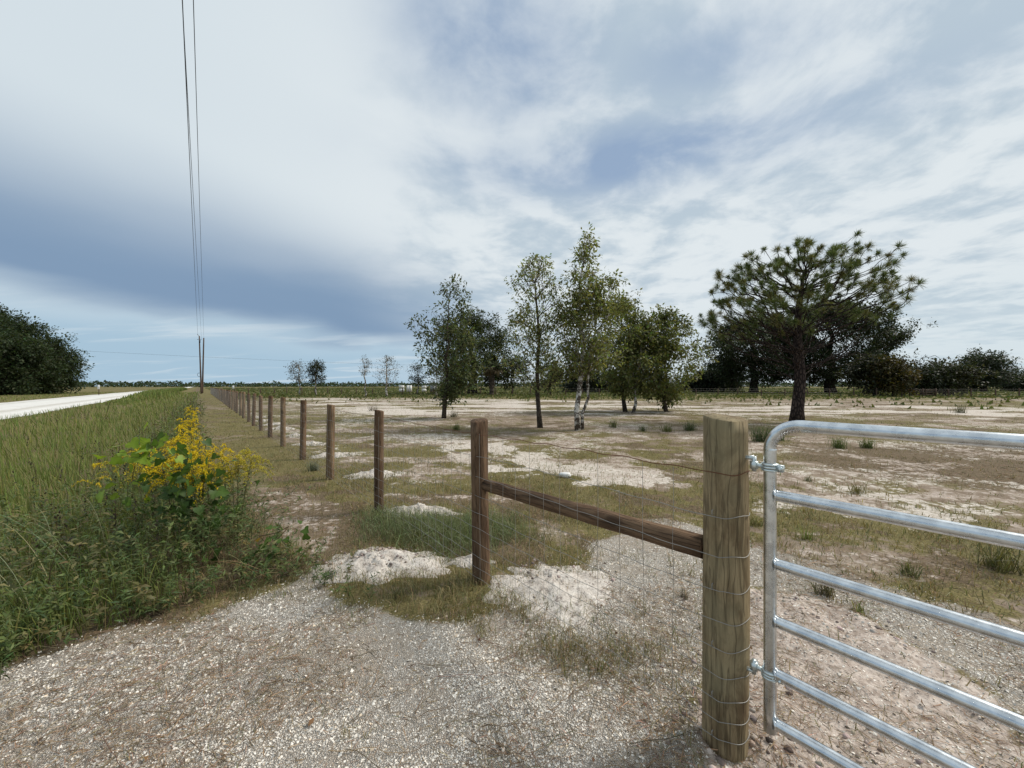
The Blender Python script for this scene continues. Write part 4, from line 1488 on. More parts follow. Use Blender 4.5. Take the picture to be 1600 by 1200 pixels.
# far line crossing behind
fl = AT(96, 546.5, 112); fr = AT(690, 572, 150)
cable(fl, fr, 0.4, 0.022, 'faint far cable crossing the sky low behind the poles')
for q, Y_, lab in ((fl, 112, 'far utility pole hidden in the wood across the road'), (fr, 150, 'far utility pole hidden behind the slim dark young oak')):
    b = np.array([q[0], q[1], 0.0])
    root = empty('utility_pole', b); tag(root, lab, 'utility pole', 'wooden utility poles')
    mb = MB(); zs = np.linspace(-0.6, q[2] + 0.1, 6); mb.tube(np.stack([0 * zs, 0 * zs, zs], 1), 0.14, 8); mb.build('shaft', M['pole'], root, True)


# ------------------------------------------------------------------ small far things
def white_boxes(px, py0, py1, wpx, label, kind):
    Y = 100.0
    b = np.array([(px - 800) / FPX * Y, Y, 0.0]); sc = Y / FPX
    b[2] = float(height(b[:1], b[1:2])[0])
    root = empty('hive_stack', b)
    tag(root, label, 'box stack', 'white box stacks in the far pasture')
    W = wpx * sc; H = max(0.8, CAM_H - (py0 - HOR) * sc)
    if kind == 'tall':
        lay = [(0, 0.0, 1.0), (0, 0.5, 1.0)]
    elif kind == 'two':
        lay = [(-0.27, 0.0, 0.42), (0.27, 0.0, 0.42)]
    else:
        lay = [(0, 0.0, 1.0), (0, 0.5, 1.0)]
    for (ox, oz, fw) in lay:
        mb = MB()
        if kind == 'two': mb.box((ox * W, 0, 0.25 + (H - 0.25) / 2), (fw * W, 0.7, H - 0.25))
        else: mb.box((0, 0, 0.25 + oz * (H - 0.25) + (H - 0.25) * 0.225), (W * fw, 0.8, (H - 0.25) * 0.42))
        mb.build('hive_box', M['white'], root)
    mb = MB(); mb.box((0, 0, 0.12), (W * 1.05, 0.9, 0.24)); mb.build('pallet', M['pole'], root)


white_boxes(627.5, 601.5, 610, 7.0, 'white box stack with a dark gap, nearest the wide bare tree', 'tall')
white_boxes(639.5, 602, 610, 7.5, 'pair of tall white boxes side by side on one pallet', 'two')
white_boxes(662.5, 602, 610, 6.0, 'small white box stack behind the small grey-green tree', 'tall')
tank = None


def grey_trailer():
    Y = 98.0
    b = np.array([(677 - 800) / FPX * Y, Y, 0.0]); b[2] = float(height(b[:1], b[1:2])[0])
    root = empty('livestock_tank', b)
    tag(root, 'pale grey boxy tank beyond the slim dark young oak', 'tank')
    mb = MB(); mb.box((0, 0, 1.1), (1.4, 1.0, 1.3)); mb.build('tank_body', M['grey'], root)
    mb = MB(); mb.box((0, 0, 0.22), (1.5, 1.1, 0.44)); mb.build('stand', M['pole'], root)


grey_trailer()


def marker(px, top, bot, Y, label, name):
    b = np.array([(px - 800) / FPX * Y, Y, 0.0]); b[2] = float(height(b[:1], b[1:2])[0])
    sc = Y / FPX
    zt = CAM_H - (top - HOR) * sc - b[2]; zb = CAM_H - (bot - HOR) * sc - b[2]
    root = empty(name, b); tag(root, label, 'marker')
    mb = MB(); mb.tube([np.array([0, 0, -0.2]), np.array([0, 0, zt - 0.05])], 0.05, 8); mb.build('stake', M['pole'], root)
    mb = MB(); mb.box((0, -0.07, (zt + zb) / 2), (3.4 * sc, 0.04, zt - zb)); mb.build('plate', M['white'], root)


marker(154.5, 601.5, 608, 66, 'small white roadside marker on a stake past the wood', 'road_marker')
marker(364.5, 602.5, 608, 92, 'small white marker showing above the fence posts', 'field_marker')

# crumpled white scrap in the grass
p = G(883, 746)
mb = MB()
nr, na = 7, 12
th = np.linspace(0, PI, nr); ph = np.linspace(0, 2 * PI, na, endpoint=False)
T_, P_ = np.meshgrid(th, ph, indexing='ij')
rr = 0.085 * (1 + 0.45 * (rng.random(T_.shape) - 0.5))
V = np.stack([1.3 * rr * np.sin(T_) * np.cos(P_), rr * np.sin(T_) * np.sin(P_), 0.05 + 0.55 * rr * np.cos(T_)], -1).reshape(-1, 3)
i = np.arange(nr - 1)[:, None] * na; j = np.arange(na)[None, :]; j2 = (j + 1) % na
Q = np.stack([i + j, i + na + j, i + na + j2, i + j2], -1).reshape(-1, 4)
mb.add(V, None, Q)
o = mb.build('paper_scrap', M['white'])
o.location = (p[0], p[1], float(height(p[:1], p[1:2])[0]))
tag(o, 'crumpled white scrap lying in the grass inside the fence', 'scrap')


# ------------------------------------------------------------------ ground cover
def scatter(n, rmin, rmax, power=1.0, amax=62):
    """random ground points, denser near the viewer's side of the fence"""
    a = np.radians(rng.uniform(-amax, amax, n))
    t = rng.random(n)
    if power == 1.0: r = rmin * (rmax / rmin) ** t
    else:
        q = power
        r = (rmin ** q + (rmax ** q - rmin ** q) * t) ** (1 / q)
    return r * np.sin(a), r * np.cos(a), r


def pts3(X, Y, dz=0.0): return np.stack([X, Y, height(X, Y) + dz], 1)


def build_gravel():
    n = 260000
    X, Y, r = scatter(n, 1.0, 9.0, 0.25)
    z = zones(X, Y)
    keep = rng.random(n) < z['gravel'] * (0.25 + 0.75 * sstep(fbm(X, Y, 1.3, 4, 77), 0.36, 0.56)) + 0.10 * z['pink']
    X, Y, r = X[keep], Y[keep], r[keep]
    n = len(X)
    size = np.exp(rng.normal(math.log(0.0040), 0.34, n)) * (1 + 0.12 * r)
    # squashed random octahedra
    base = np.array([[1, 0, 0], [-1, 0, 0], [0, 1, 0], [0, -1, 0], [0, 0, 1], [0, 0, -1]], float)
    F = np.array([[0, 2, 4], [2, 1, 4], [1, 3, 4], [3, 0, 4], [2, 0, 5], [1, 2, 5], [3, 1, 5], [0, 3, 5]])[:4]
    V = base[None, :5] * (1 + 0.4 * (rng.random((n, 5, 1)) - 0.5))
    V = V * np.stack([np.ones(n), rng.uniform(0.5, 1.0, n), rng.uniform(0.2, 0.6, n)], 1)[:, None, :]
    q = rng.normal(size=(n, 4)); q[:, 0] += 2.6 * np.sign(q[:, 0]); q[:, 3] *= 3
    q /= np.linalg.norm(q, axis=1)[:, None]
    w, x, y, zq = q.T
    Rm = np.stack([1 - 2 * (y * y + zq * zq), 2 * (x * y - zq * w), 2 * (x * zq + y * w), 2 * (x * y + zq * w), 1 - 2 * (x * x + zq * zq), 2 * (y * zq - x * w), 2 * (x * zq - y * w), 2 * (y * zq + x * w), 1 - 2 * (x * x + y * y)], 1).reshape(n, 3, 3)
    V = np.einsum('nij,nkj->nki', Rm, V) * size[:, None, None] + pts3(X, Y, 0.001)[:, None, :]
    T = (np.arange(n)[:, None, None] * 5 + F[None]).reshape(-1, 3)
    tone = np.clip(rng.normal(0.68, 0.16, n), 0.22, 0.88)[:, None] * np.array([1.0, 0.94, 0.845])
    tan = rng.random(n) < 0.12
    tone[tan] *= np.array([0.82, 0.72, 0.60])
    mb = MB(); mb.add(V.reshape(-1, 3), T, None, np.repeat(tone, 5, 0))
    o = mb.build('gravel', M['shell'])
    tag(o, 'crushed white shell gravel covering the drive', 'gravel', kind='stuff')


build_gravel()


def build_clods():
    n = 9000
    X, Y, r = scatter(n * 3, 0.8, 7.5, 0.5)
    z = zones(X, Y)
    A1 = G(588, 880)[:2]; A2 = G(862, 905)[:2]
    heap = np.maximum(np.exp(-(((X - A1[0]) / 0.35) ** 2 + ((Y - A1[1]) / 0.25) ** 2)), 0.35 * np.exp(-(((X - A2[0]) / 0.3) ** 2 + ((Y - A2[1]) / 0.3) ** 2)))
    k = rng.random(len(X)) < 0.85 * z['pink'] * sstep(fbm(X, Y, 2.2, 3, 88), 0.40, 0.58) + 0.0 * heap + 0.02 * z['sand']
    X, Y = X[k], Y[k]
    # extra lumps on the first two heaps
    nh = 420
    hx = np.concatenate([A1[0] + rng.normal(size=nh) * 0.30, A2[0] + rng.normal(size=nh // 4) * 0.28])
    hy = np.concatenate([A1[1] + 0.08 + rng.normal(size=nh) * 0.13, A2[1] + rng.normal(size=nh // 4) * 0.28])
    hz = np.concatenate([0.10 * np.exp(-((hx[:nh] - A1[0]) / 0.42) ** 2 - ((hy[:nh] - A1[1]) / 0.25) ** 2), 0.08 * np.exp(-((hx[nh:] - A2[0]) / 0.4) ** 2 - ((hy[nh:] - A2[1]) / 0.35) ** 2)])
    P = np.concatenate([pts3(X, Y, 0.0), pts3(hx, hy, 0.0) + np.stack([0 * hz, 0 * hz, hz], 1)])
    n = len(P)
    ico = np.array([[0, 0, 1], [.894, 0, .447], [.276, .851, .447], [-.724, .526, .447], [-.724, -.526, .447], [.276, -.851, .447], [.724, .526, -.447], [-.276, .851, -.447], [-.894, 0, -.447], [-.276, -.851, -.447], [.724, -.526, -.447], [0, 0, -1]])
    F = np.array([[0, 1, 2], [0, 2, 3], [0, 3, 4], [0, 4, 5], [0, 5, 1], [1, 6, 2], [2, 7, 3], [3, 8, 4], [4, 9, 5], [5, 10, 1], [2, 6, 7], [3, 7, 8], [4, 8, 9], [5, 9, 10], [1, 10, 6]])
    sz = np.exp(rng.normal(math.log(0.0085), 0.6, n)); sz = np.minimum(sz, 0.020); sz[-nh - nh // 4:] = np.minimum(sz[-nh - nh // 4:] * 0.8, 0.02)
    V = ico[None] * (1 + 0.6 * (rng.random((n, 12, 1)) - 0.5)) * np.stack([np.ones(n), rng.uniform(.6, 1.2, n), rng.uniform(.5, .9, n)], 1)[:, None, :] * sz[:, None, None] + P[:, None, :]
    T = (np.arange(n)[:, None, None] * 12 + F[None]).reshape(-1, 3)
    c = jitter_col((0.40, 0.335, 0.29), n, 0.25, 0.05)
    dk = rng.random(n) < 0.35
    c[dk] = jitter_col((0.16, 0.125, 0.11), int(dk.sum()), 0.3, 0.05)
    mb = MB(); mb.add(V.reshape(-1, 3), T, None, np.repeat(c, 12, 0))
    o = mb.build('soil_clods', M['clod'])
    tag(o, 'crumbled grey and pink soil clods around the gate post and heaps', 'soil', kind='stuff')


build_clods()


def build_litter():
    mb = MB()
    n = 190000
    X, Y, r = scatter(n, 1.0, 16.0, 0.3)
    z = zones(X, Y)
    streak = sstep(fbm(X * 0.9 + Y * 0.5, Y * 0.9 - X * 0.5, 1.1, 4, 91), 0.42, 0.60)
    k = rng.random(n) < (0.10 + 0.90 * streak) * np.clip(z['gravel'] * 0.72 + z['litter'] * 0.7 + 0.25, 0, 1) * (1 - 0.7 * z['sand'] * (1 - z['gravel']))
    X, Y, r = X[k], Y[k], r[k]; n = len(X)
    P = pts3(X, Y, 0.006)
    a = rng.uniform(0, 6.28, n)
    d = np.stack([np.cos(a), np.sin(a), rng.normal(size=n) * 0.12], 1)
    L = rng.uniform(0.03, 0.13, n) * (1 + 0.05 * r); W = rng.uniform(0.001, 0.0025, n) * (1 + 0.22 * r)
    leaves(mb, P, d, L, W, jitter_col((0.235, 0.165, 0.10), n, 0.35, 0.12), 0.3, 0.15)
    # a few curled fallen leaves
    m_ = 80
    X, Y, r = scatter(m_, 1.4, 6.0, 0.6)
    a = rng.uniform(0, 6.28, m_)
    leaves(mb, pts3(X, Y, 0.012), np.stack([np.cos(a), np.sin(a), 0.2 + 0 * a], 1), rng.uniform(0.02, 0.05, m_), rng.uniform(0.012, 0.024, m_), jitter_col((0.13, 0.075, 0.04), m_, 0.3), 0.35, 0.1)
    # long dead runners creeping over the shell
    for k in range(150):
        px = rng.uniform(60, 1050); py = rng.uniform(905, 1190)
        p0 = G(px, py)[:2]
        if inpoly(np.array([p0[0]]), np.array([p0[1]]), DRIVE)[0] < 0.1: continue
        L_ = rng.uniform(0.15, 0.6); a0 = rng.normal(R(25), 0.9)
        tt = np.linspace(0, 1, 8); aa = a0 + np.cumsum(rng.normal(size=8) * 0.22)
        rx = p0[0] + np.cumsum(np.cos(aa)) * L_ / 8; ry = p0[1] + np.cumsum(np.sin(aa)) * L_ / 8
        mb.tube(pts3(rx, ry, 0.007) + np.stack([0 * tt, 0 * tt, 0.012 * np.abs(np.sin(tt * 7 + k))], 1), np.linspace(0.0020, 0.0009, 8), 3, cap=False, col=jitter_col((0.20, 0.145, 0.092), 1, 0.3)[0])
    o = mb.build('dead_grass', M['litter'])
    tag(o, 'brown dead grass stems and leaf scraps strewn over the drive and field', 'dead grass', kind='stuff')


build_litter()

GREENS = np.array([[0.150, 0.158, 0.062], [0.225, 0.20, 0.095], [0.115, 0.135, 0.055], [0.31, 0.255, 0.145]])


def grass_cols(n, w=None, v=0.22):
    i = rng.choice(len(GREENS), n, p=w)
    return jitter_col(GREENS[i], n, v, 0.10)


def build_field_grass():
    mb = MB()
    # short paddock grass, patchy
    n = 520000
    X, Y, r = scatter(n, 1.3, 70.0, 0.05)
    z = zones(X, Y)
    tuft = sstep(fbm(X, Y, 2.4, 3, 101), 0.38, 0.62)
    dens = np.clip(z['green'] * 1.2 - 0.12, 0, 1) * (0.35 + 0.65 * tuft) + 0.22 * tuft * (z['n1'] > 0.42)
    spr = sstep(fbm(X, Y, 1.6, 3, 103), 0.50, 0.66) * sstep(fbm(X, Y, 9.0, 2, 104), 0.45, 0.7)
    dens = dens * (1 - 0.80 * np.clip(z['sand'] * 1.3, 0, 1)) * (1 - z['gravel'] * (1 - z['strip']) * (1 - 0.55 * spr)) * (1 - 0.35 * z['litter'])
    dens = np.maximum(dens, 0.62 * z['strip'] ** 1.4 * (0.35 + 0.65 * sstep(fbm(X, Y, 7.0, 3, 105), 0.38, 0.58)))
    s = z['s']
    dens = dens * (1 - sstep(s, 1.9, 2.6)) * (Y > 0.8) * (1 - 0.93 * z['pink']) * (1 - 0.55 * z['pinkish'])
    k = rng.random(n) < dens
    X, Y, r = X[k], Y[k], r[k]; z = {a: b[k] for a, b in z.items()}
    n = len(X)
    lean = np.abs(rng.normal(0.75, 0.5, n)); az = rng.uniform(0, 6.28, n)
    H = rng.uniform(0.025, 0.085, n) * (0.7 + 0.6 * z['n3']) * (1 + 0.35 * z['strip']) * np.where(rng.random(n) < 0.06, 2.0, 1.0)
    W = rng.uniform(0.0013, 0.0028, n) * (1 + 0.27 * r)
    c = grass_cols(n, [0.30, 0.33, 0.12, 0.25])
    c1 = c * 1.2; dry = rng.random(n) < (0.32 + 0.4 * z['litter'] + 0.22 * z['strip'])
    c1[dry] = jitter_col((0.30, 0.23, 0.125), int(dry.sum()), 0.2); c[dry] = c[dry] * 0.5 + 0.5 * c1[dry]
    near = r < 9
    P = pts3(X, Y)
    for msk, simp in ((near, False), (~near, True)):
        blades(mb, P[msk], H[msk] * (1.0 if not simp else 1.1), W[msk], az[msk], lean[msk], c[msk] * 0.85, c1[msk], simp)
    # ragged blades growing through the rims of the sand heaps
    for hx, hy, rx_, ry_, rot_, hh in HEAPS:
        m_ = int(420 * (rx_ + ry_))
        a = rng.uniform(0, 6.28, m_); q = rng.uniform(0.55, 1.2, m_) ** 0.7
        m0 = fbm(np.cos(a) * 1.5 + hx, np.sin(a) * 1.5 + hy, 1.0, 2, 5) > 0.42
        a, q = a[m0], q[m0]; m_ = len(a)
        ex, ey = q * rx_ * np.cos(a), q * ry_ * np.sin(a)
        gx = hx + ex * math.cos(rot_) - ey * math.sin(rot_); gy = hy + ex * math.sin(rot_) + ey * math.cos(rot_)
        c_ = grass_cols(m_, [0.30, 0.33, 0.12, 0.25])
        blades(mb, pts3(gx, gy), rng.uniform(0.03, 0.11, m_) + hh * np.clip(1 - q, 0, 1), np.full(m_, 0.002 * (1 + 0.27 * math.hypot(hx, hy))), rng.uniform(0, 6.28, m_), np.abs(rng.normal(0.7, 0.4, m_)), c_ * 0.85, c_ * 1.15)
    o = mb.build('paddock_grass', M['grass'])
    tag(o, 'short patchy olive and straw grass in the paddock and mown strip', 'grass', kind='stuff')

    # far pasture
    mb = MB()
    n = 60000
    X, Y, r = scatter(n, 40, 420, 0.1)
    z = zones(X, Y)
    k = (rng.random(n) < z['far'] * 0.8 + 0.1) & (z['sand'] < 0.4) & (z['s'] < -1.0)
    X, Y, r = X[k], Y[k], r[k]; n = len(X)
    blades(mb, pts3(X, Y), rng.uniform(0.12, 0.45, n), 0.0045 * r * rng.uniform(0.6, 1.4, n), rng.uniform(0, 6.28, n), np.abs(rng.normal(0.4, 0.3, n)),
           jitter_col((0.085, 0.105, 0.032), n, 0.25), jitter_col((0.12, 0.135, 0.042), n, 0.25), True)
    o = mb.build('pasture_grass', M['grass'])
    tag(o, 'green pasture grass beyond the back fence', 'grass', kind='stuff')


build_field_grass()


def build_lush():
    mb = MB()
    n = 15000
    lo = LUSH.min(0) - 0.2; hi = LUSH.max(0) + 0.2
    X = rng.uniform(lo[0], hi[0], n); Y = rng.uniform(lo[1], hi[1], n)
    d = inpoly(X, Y, LUSH) + (fbm(X, Y, 2.0, 3, 7) - 0.5) * 0.5
    k = rng.random(n) < sstep(d, -0.12, 0.25)
    X, Y, d = X[k], Y[k], d[k]; n = len(X)
    H = rng.uniform(0.10, 0.30, n) * (0.5 + sstep(d, 0, 0.4) * 0.65)
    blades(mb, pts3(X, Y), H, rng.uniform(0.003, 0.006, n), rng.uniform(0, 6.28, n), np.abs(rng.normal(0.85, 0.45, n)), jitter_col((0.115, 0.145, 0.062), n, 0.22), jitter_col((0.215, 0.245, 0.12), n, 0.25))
    o = mb.build('lush_grass', M['grass'])
    tag(o, 'lush green grass clump behind the brace post', 'grass', kind='stuff')


build_lush()


def weed_tuft(p, h, n, label, col, spread=0.35):
    mb = MB()
    n = int(n * 1.7)
    X = rng.normal(size=n) * 0.16 * h; Y = rng.normal(size=n) * 0.16 * h
    P = np.stack([X, Y, np.zeros(n) - 0.01], 1)
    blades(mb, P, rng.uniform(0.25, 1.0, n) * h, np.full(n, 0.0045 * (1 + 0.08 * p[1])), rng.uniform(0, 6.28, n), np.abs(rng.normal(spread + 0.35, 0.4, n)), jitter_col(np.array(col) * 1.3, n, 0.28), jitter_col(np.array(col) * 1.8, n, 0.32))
    o = mb.build('grass_tuft', M['grass'])
    o.location = (p[0], p[1], float(height(np.array([p[0]]), np.array([p[1]]))[0]))
    tag(o, label, 'grass tuft', 'weedy tufts standing in the paddock')


tufts = [(1340, 770, 0.30, 40, 'wiry brown-green tuft on bare sand behind the gate rails', (0.11, 0.10, 0.04)), (1262, 752, 0.16, 25, 'small spiky tuft beside the gate hinge', (0.10, 0.10, 0.05)),
         (1560, 890, 0.42, 90, 'big dark weedy tuft showing between the gate rails', (0.085, 0.085, 0.035)), (1262, 845, 0.22, 45, 'upright green tuft near the gate stile', (0.12, 0.135, 0.04)),
         (1290, 930, 0.20, 60, 'dark tuft at the edge of the turned soil', (0.085, 0.075, 0.04)), (1345, 960, 0.16, 26, 'thin green sprout on the turned soil', (0.13, 0.14, 0.05)),
         (958, 668, 0.55, 60, 'green weed clump near the tallest oak', (0.07, 0.085, 0.03)), (1005, 674, 0.35, 60, 'low dark weed clump left of the gate post top', (0.06, 0.075, 0.03)),
         (1042, 675, 0.5, 80, 'olive weed clump beside the gate post top', (0.085, 0.095, 0.03)), (1078, 673, 0.55, 110, 'bushy green weed clump touching the gate post top', (0.055, 0.075, 0.028)),
         (1190, 690, 0.75, 150, 'dark green weed clump between gate post and pine', (0.045, 0.065, 0.024)), (1215, 688, 0.6, 120, 'dark green weed clump at the foot of the pine', (0.05, 0.07, 0.025)),
         (1310, 700, 0.5, 110, 'green weed clump just under the gate top rail', (0.07, 0.095, 0.03)), (1355, 700, 0.42, 110, 'light green weed clump further along the gate top rail', (0.085, 0.105, 0.035)),
         (712, 672, 0.40, 80, 'green weed clump in the sand in front of the slim dark oak', (0.08, 0.10, 0.035)), (708, 652, 0.6, 60, 'grey weed clump at the foot of the slim dark oak', (0.09, 0.085, 0.055)),
         (583, 642, 0.9, 40, 'brown scrubby weed by the pale sapling', (0.08, 0.065, 0.04)), (490, 735, 0.3, 90, 'grey-blue grass tuft at the foot of a tan fence post', (0.10, 0.11, 0.075)),
         (1500, 645, 0.9, 70, 'dark weed clump on the far white sand', (0.06, 0.065, 0.03)), (1180, 822, 0.2, 40, 'ragged olive tuft just behind the gate post', (0.11, 0.105, 0.04)),
         (1420, 900, 0.2, 60, 'flat olive tuft behind the third gate rail', (0.09, 0.095, 0.035)), (1070, 935, 0.12, 30, 'grey root lump tuft beside the gate post', (0.12, 0.10, 0.08))]
for px, py, h, n, lab, col in tufts:
    weed_tuft(G(px, py), h, n, lab, col)


# ------------------------------------------------------------------ roadside: tall grass and weeds
def build_tall_grass():
    mb = MB()
    n = 300000
    X, Y, r = scatter(n, 2.4, 150.0, 0.15, 66)
    s, w = SW(X, Y)
    e = inpoly(X, Y, DRIVE)
    n1 = fbm(X, Y, 0.5, 4, 111)
    strip = sstep(s, 1.7, 2.9)
    k = (s > 1.5) & (e < -0.12) & ~((s > ROAD_S[0] - 0.1) & (s < ROAD_S[1] + 0.1))
    k &= rng.random(n) < np.where(s < ROAD_S[0], strip, 0.8)
    X, Y, r, s, w, n1, e = X[k], Y[k], r[k], s[k], w[k], n1[k], e[k]; n = len(X)
    weedy = sstep(2.6 - s + (n1 - .5) * 2, 0, 2.0) * sstep(w, 3, 5) + (w < 6.0) * 0.4
    H = rng.uniform(0.20, 0.58, n) * (0.75 + 0.5 * n1) * np.where(s > ROAD_S[1], 0.45, 1.0) * (1 - 0.5 * sstep(s, 8.4, 9.6) * (s < 10))
    H = H * (1 + 1.5 * sstep(w, 55, 85) * sstep(s, 5, 7) * (s < ROAD_S[0]))
    H = H * (0.55 + 0.45 * sstep(-e, 0.1, 0.9)) * (1 - 0.35 * np.clip(weedy, 0, 1))
    W = rng.uniform(0.0024, 0.0048, n) * (1 + 0.22 * r)
    G2 = np.array([[0.155, 0.200, 0.050], [0.115, 0.165, 0.044], [0.205, 0.220, 0.066], [0.25, 0.22, 0.11]])
    c = jitter_col(G2[rng.choice(4, n, p=[.42, .30, .18, .10])], n, 0.2, 0.08)
    P = pts3(X, Y, -0.01)
    az = rng.normal(R(200), 1.3, n); lean = np.abs(rng.normal(0.30, 0.28, n))
    near = r < 11
    for msk, simp in ((near, False), (~near, True)):
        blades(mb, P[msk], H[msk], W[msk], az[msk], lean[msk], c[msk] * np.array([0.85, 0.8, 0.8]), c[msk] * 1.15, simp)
    m_ = 9000
    w2 = rng.uniform(50, 260, m_); s2 = rng.uniform(7.4, ROAD_S[0] - 0.1, m_)
    q2 = NL[None] * (s2 + S0)[:, None] + U[None] * (w2 + W0)[:, None]
    c2 = jitter_col(G2[rng.choice(4, m_, p=[.42, .30, .18, .10])], m_, 0.2, 0.08)
    blades(mb, pts3(q2[:, 0], q2[:, 1]), rng.uniform(0.55, 1.15, m_) * sstep(w2, 45, 95), 0.0035 * np.hypot(q2[:, 0], q2[:, 1]), rng.uniform(0, 6.28, m_), np.abs(rng.normal(0.25, 0.2, m_)), c2 * 0.85, c2 * 1.1, True)
    o = mb.build('roadside_grass', M['grass'])
    tag(o, 'tall green roadside grass between the fence strip and the white road', 'grass', kind='stuff')

    # dark seed heads standing above the grass
    mb = MB()
    n = 1500
    X, Y, r = scatter(n, 4, 50, 0.5, 58)
    s, w = SW(X, Y)
    k = (s > 2.2) & (s < 8.5) & (inpoly(X, Y, DRIVE) < -0.8) & (rng.random(n) < 0.25 + 0.75 * sstep(4.6 - s, 0, 1.5))
    X, Y, r = X[k], Y[k], r[k]; n = len(X)
    P = pts3(X, Y)
    H = rng.uniform(0.45, 0.85, n)
    W = 0.004 * (1 + 0.12 * r)
    lean = np.abs(rng.normal(0.15, 0.12, n)); az = rng.uniform(0, 6.28, n)
    blades(mb, P, H, W, az, lean, jitter_col((0.085, 0.08, 0.04), n), jitter_col((0.06, 0.045, 0.03), n))
    d = np.stack([np.cos(az), np.sin(az), 0 * az], 1)
    tip = P + np.array([0, 0, 1.0]) * (H * np.clip(1 - .35 * lean ** 2, 0, 1) * 0.98)[:, None] + d * (H * lean)[:, None]
    for q in range(7):
        leaves(mb, tip - np.array([0, 0, 1.0]) * (0.035 * q) + rng.normal(size=(n, 3)) * 0.004, np.array([0, 0, 1.0]) + 0.5 * rng.normal(size=(n, 3)), 0.05, 0.014 * (1 + 0.06 * r), jitter_col((0.055, 0.042, 0.030), n, 0.25))
    o = mb.build('seed_heads', M['grass'])
    tag(o, 'dark brown grass seed heads standing over the roadside grass', 'seed heads', kind='stuff')


build_tall_grass()


def weed_zone(X, Y):
    s, w = SW(X, Y)
    e = inpoly(X, Y, DRIVE)
    nz = (fbm(X, Y, 0.9, 3, 131) - 0.5)
    m_ = sstep(-e + nz * 0.35, -0.02, 0.12)
    right = np.where(w < 5.6, 1.10 + 0.15 * np.clip(w - 3.4, 0, 3), 1.45)       # edge towards the fence
    m_ = m_ * sstep(s + nz * 0.5, right - 0.1, right + 0.25)
    left = np.where(w < 6, 14.0, 4.1)
    m_ = m_ * (1 - sstep(s + nz, left - 0.8, left + 0.3))
    m_ = m_ * (1 - sstep(w + nz * 2, 6.2, 7.6) * (1 - sstep(np.abs(s - 2.6 + nz), 0.4, 1.0) * 0 - (np.abs(s - 2.5) < 0.7) * 0.75))
    return m_, e, s, w, nz


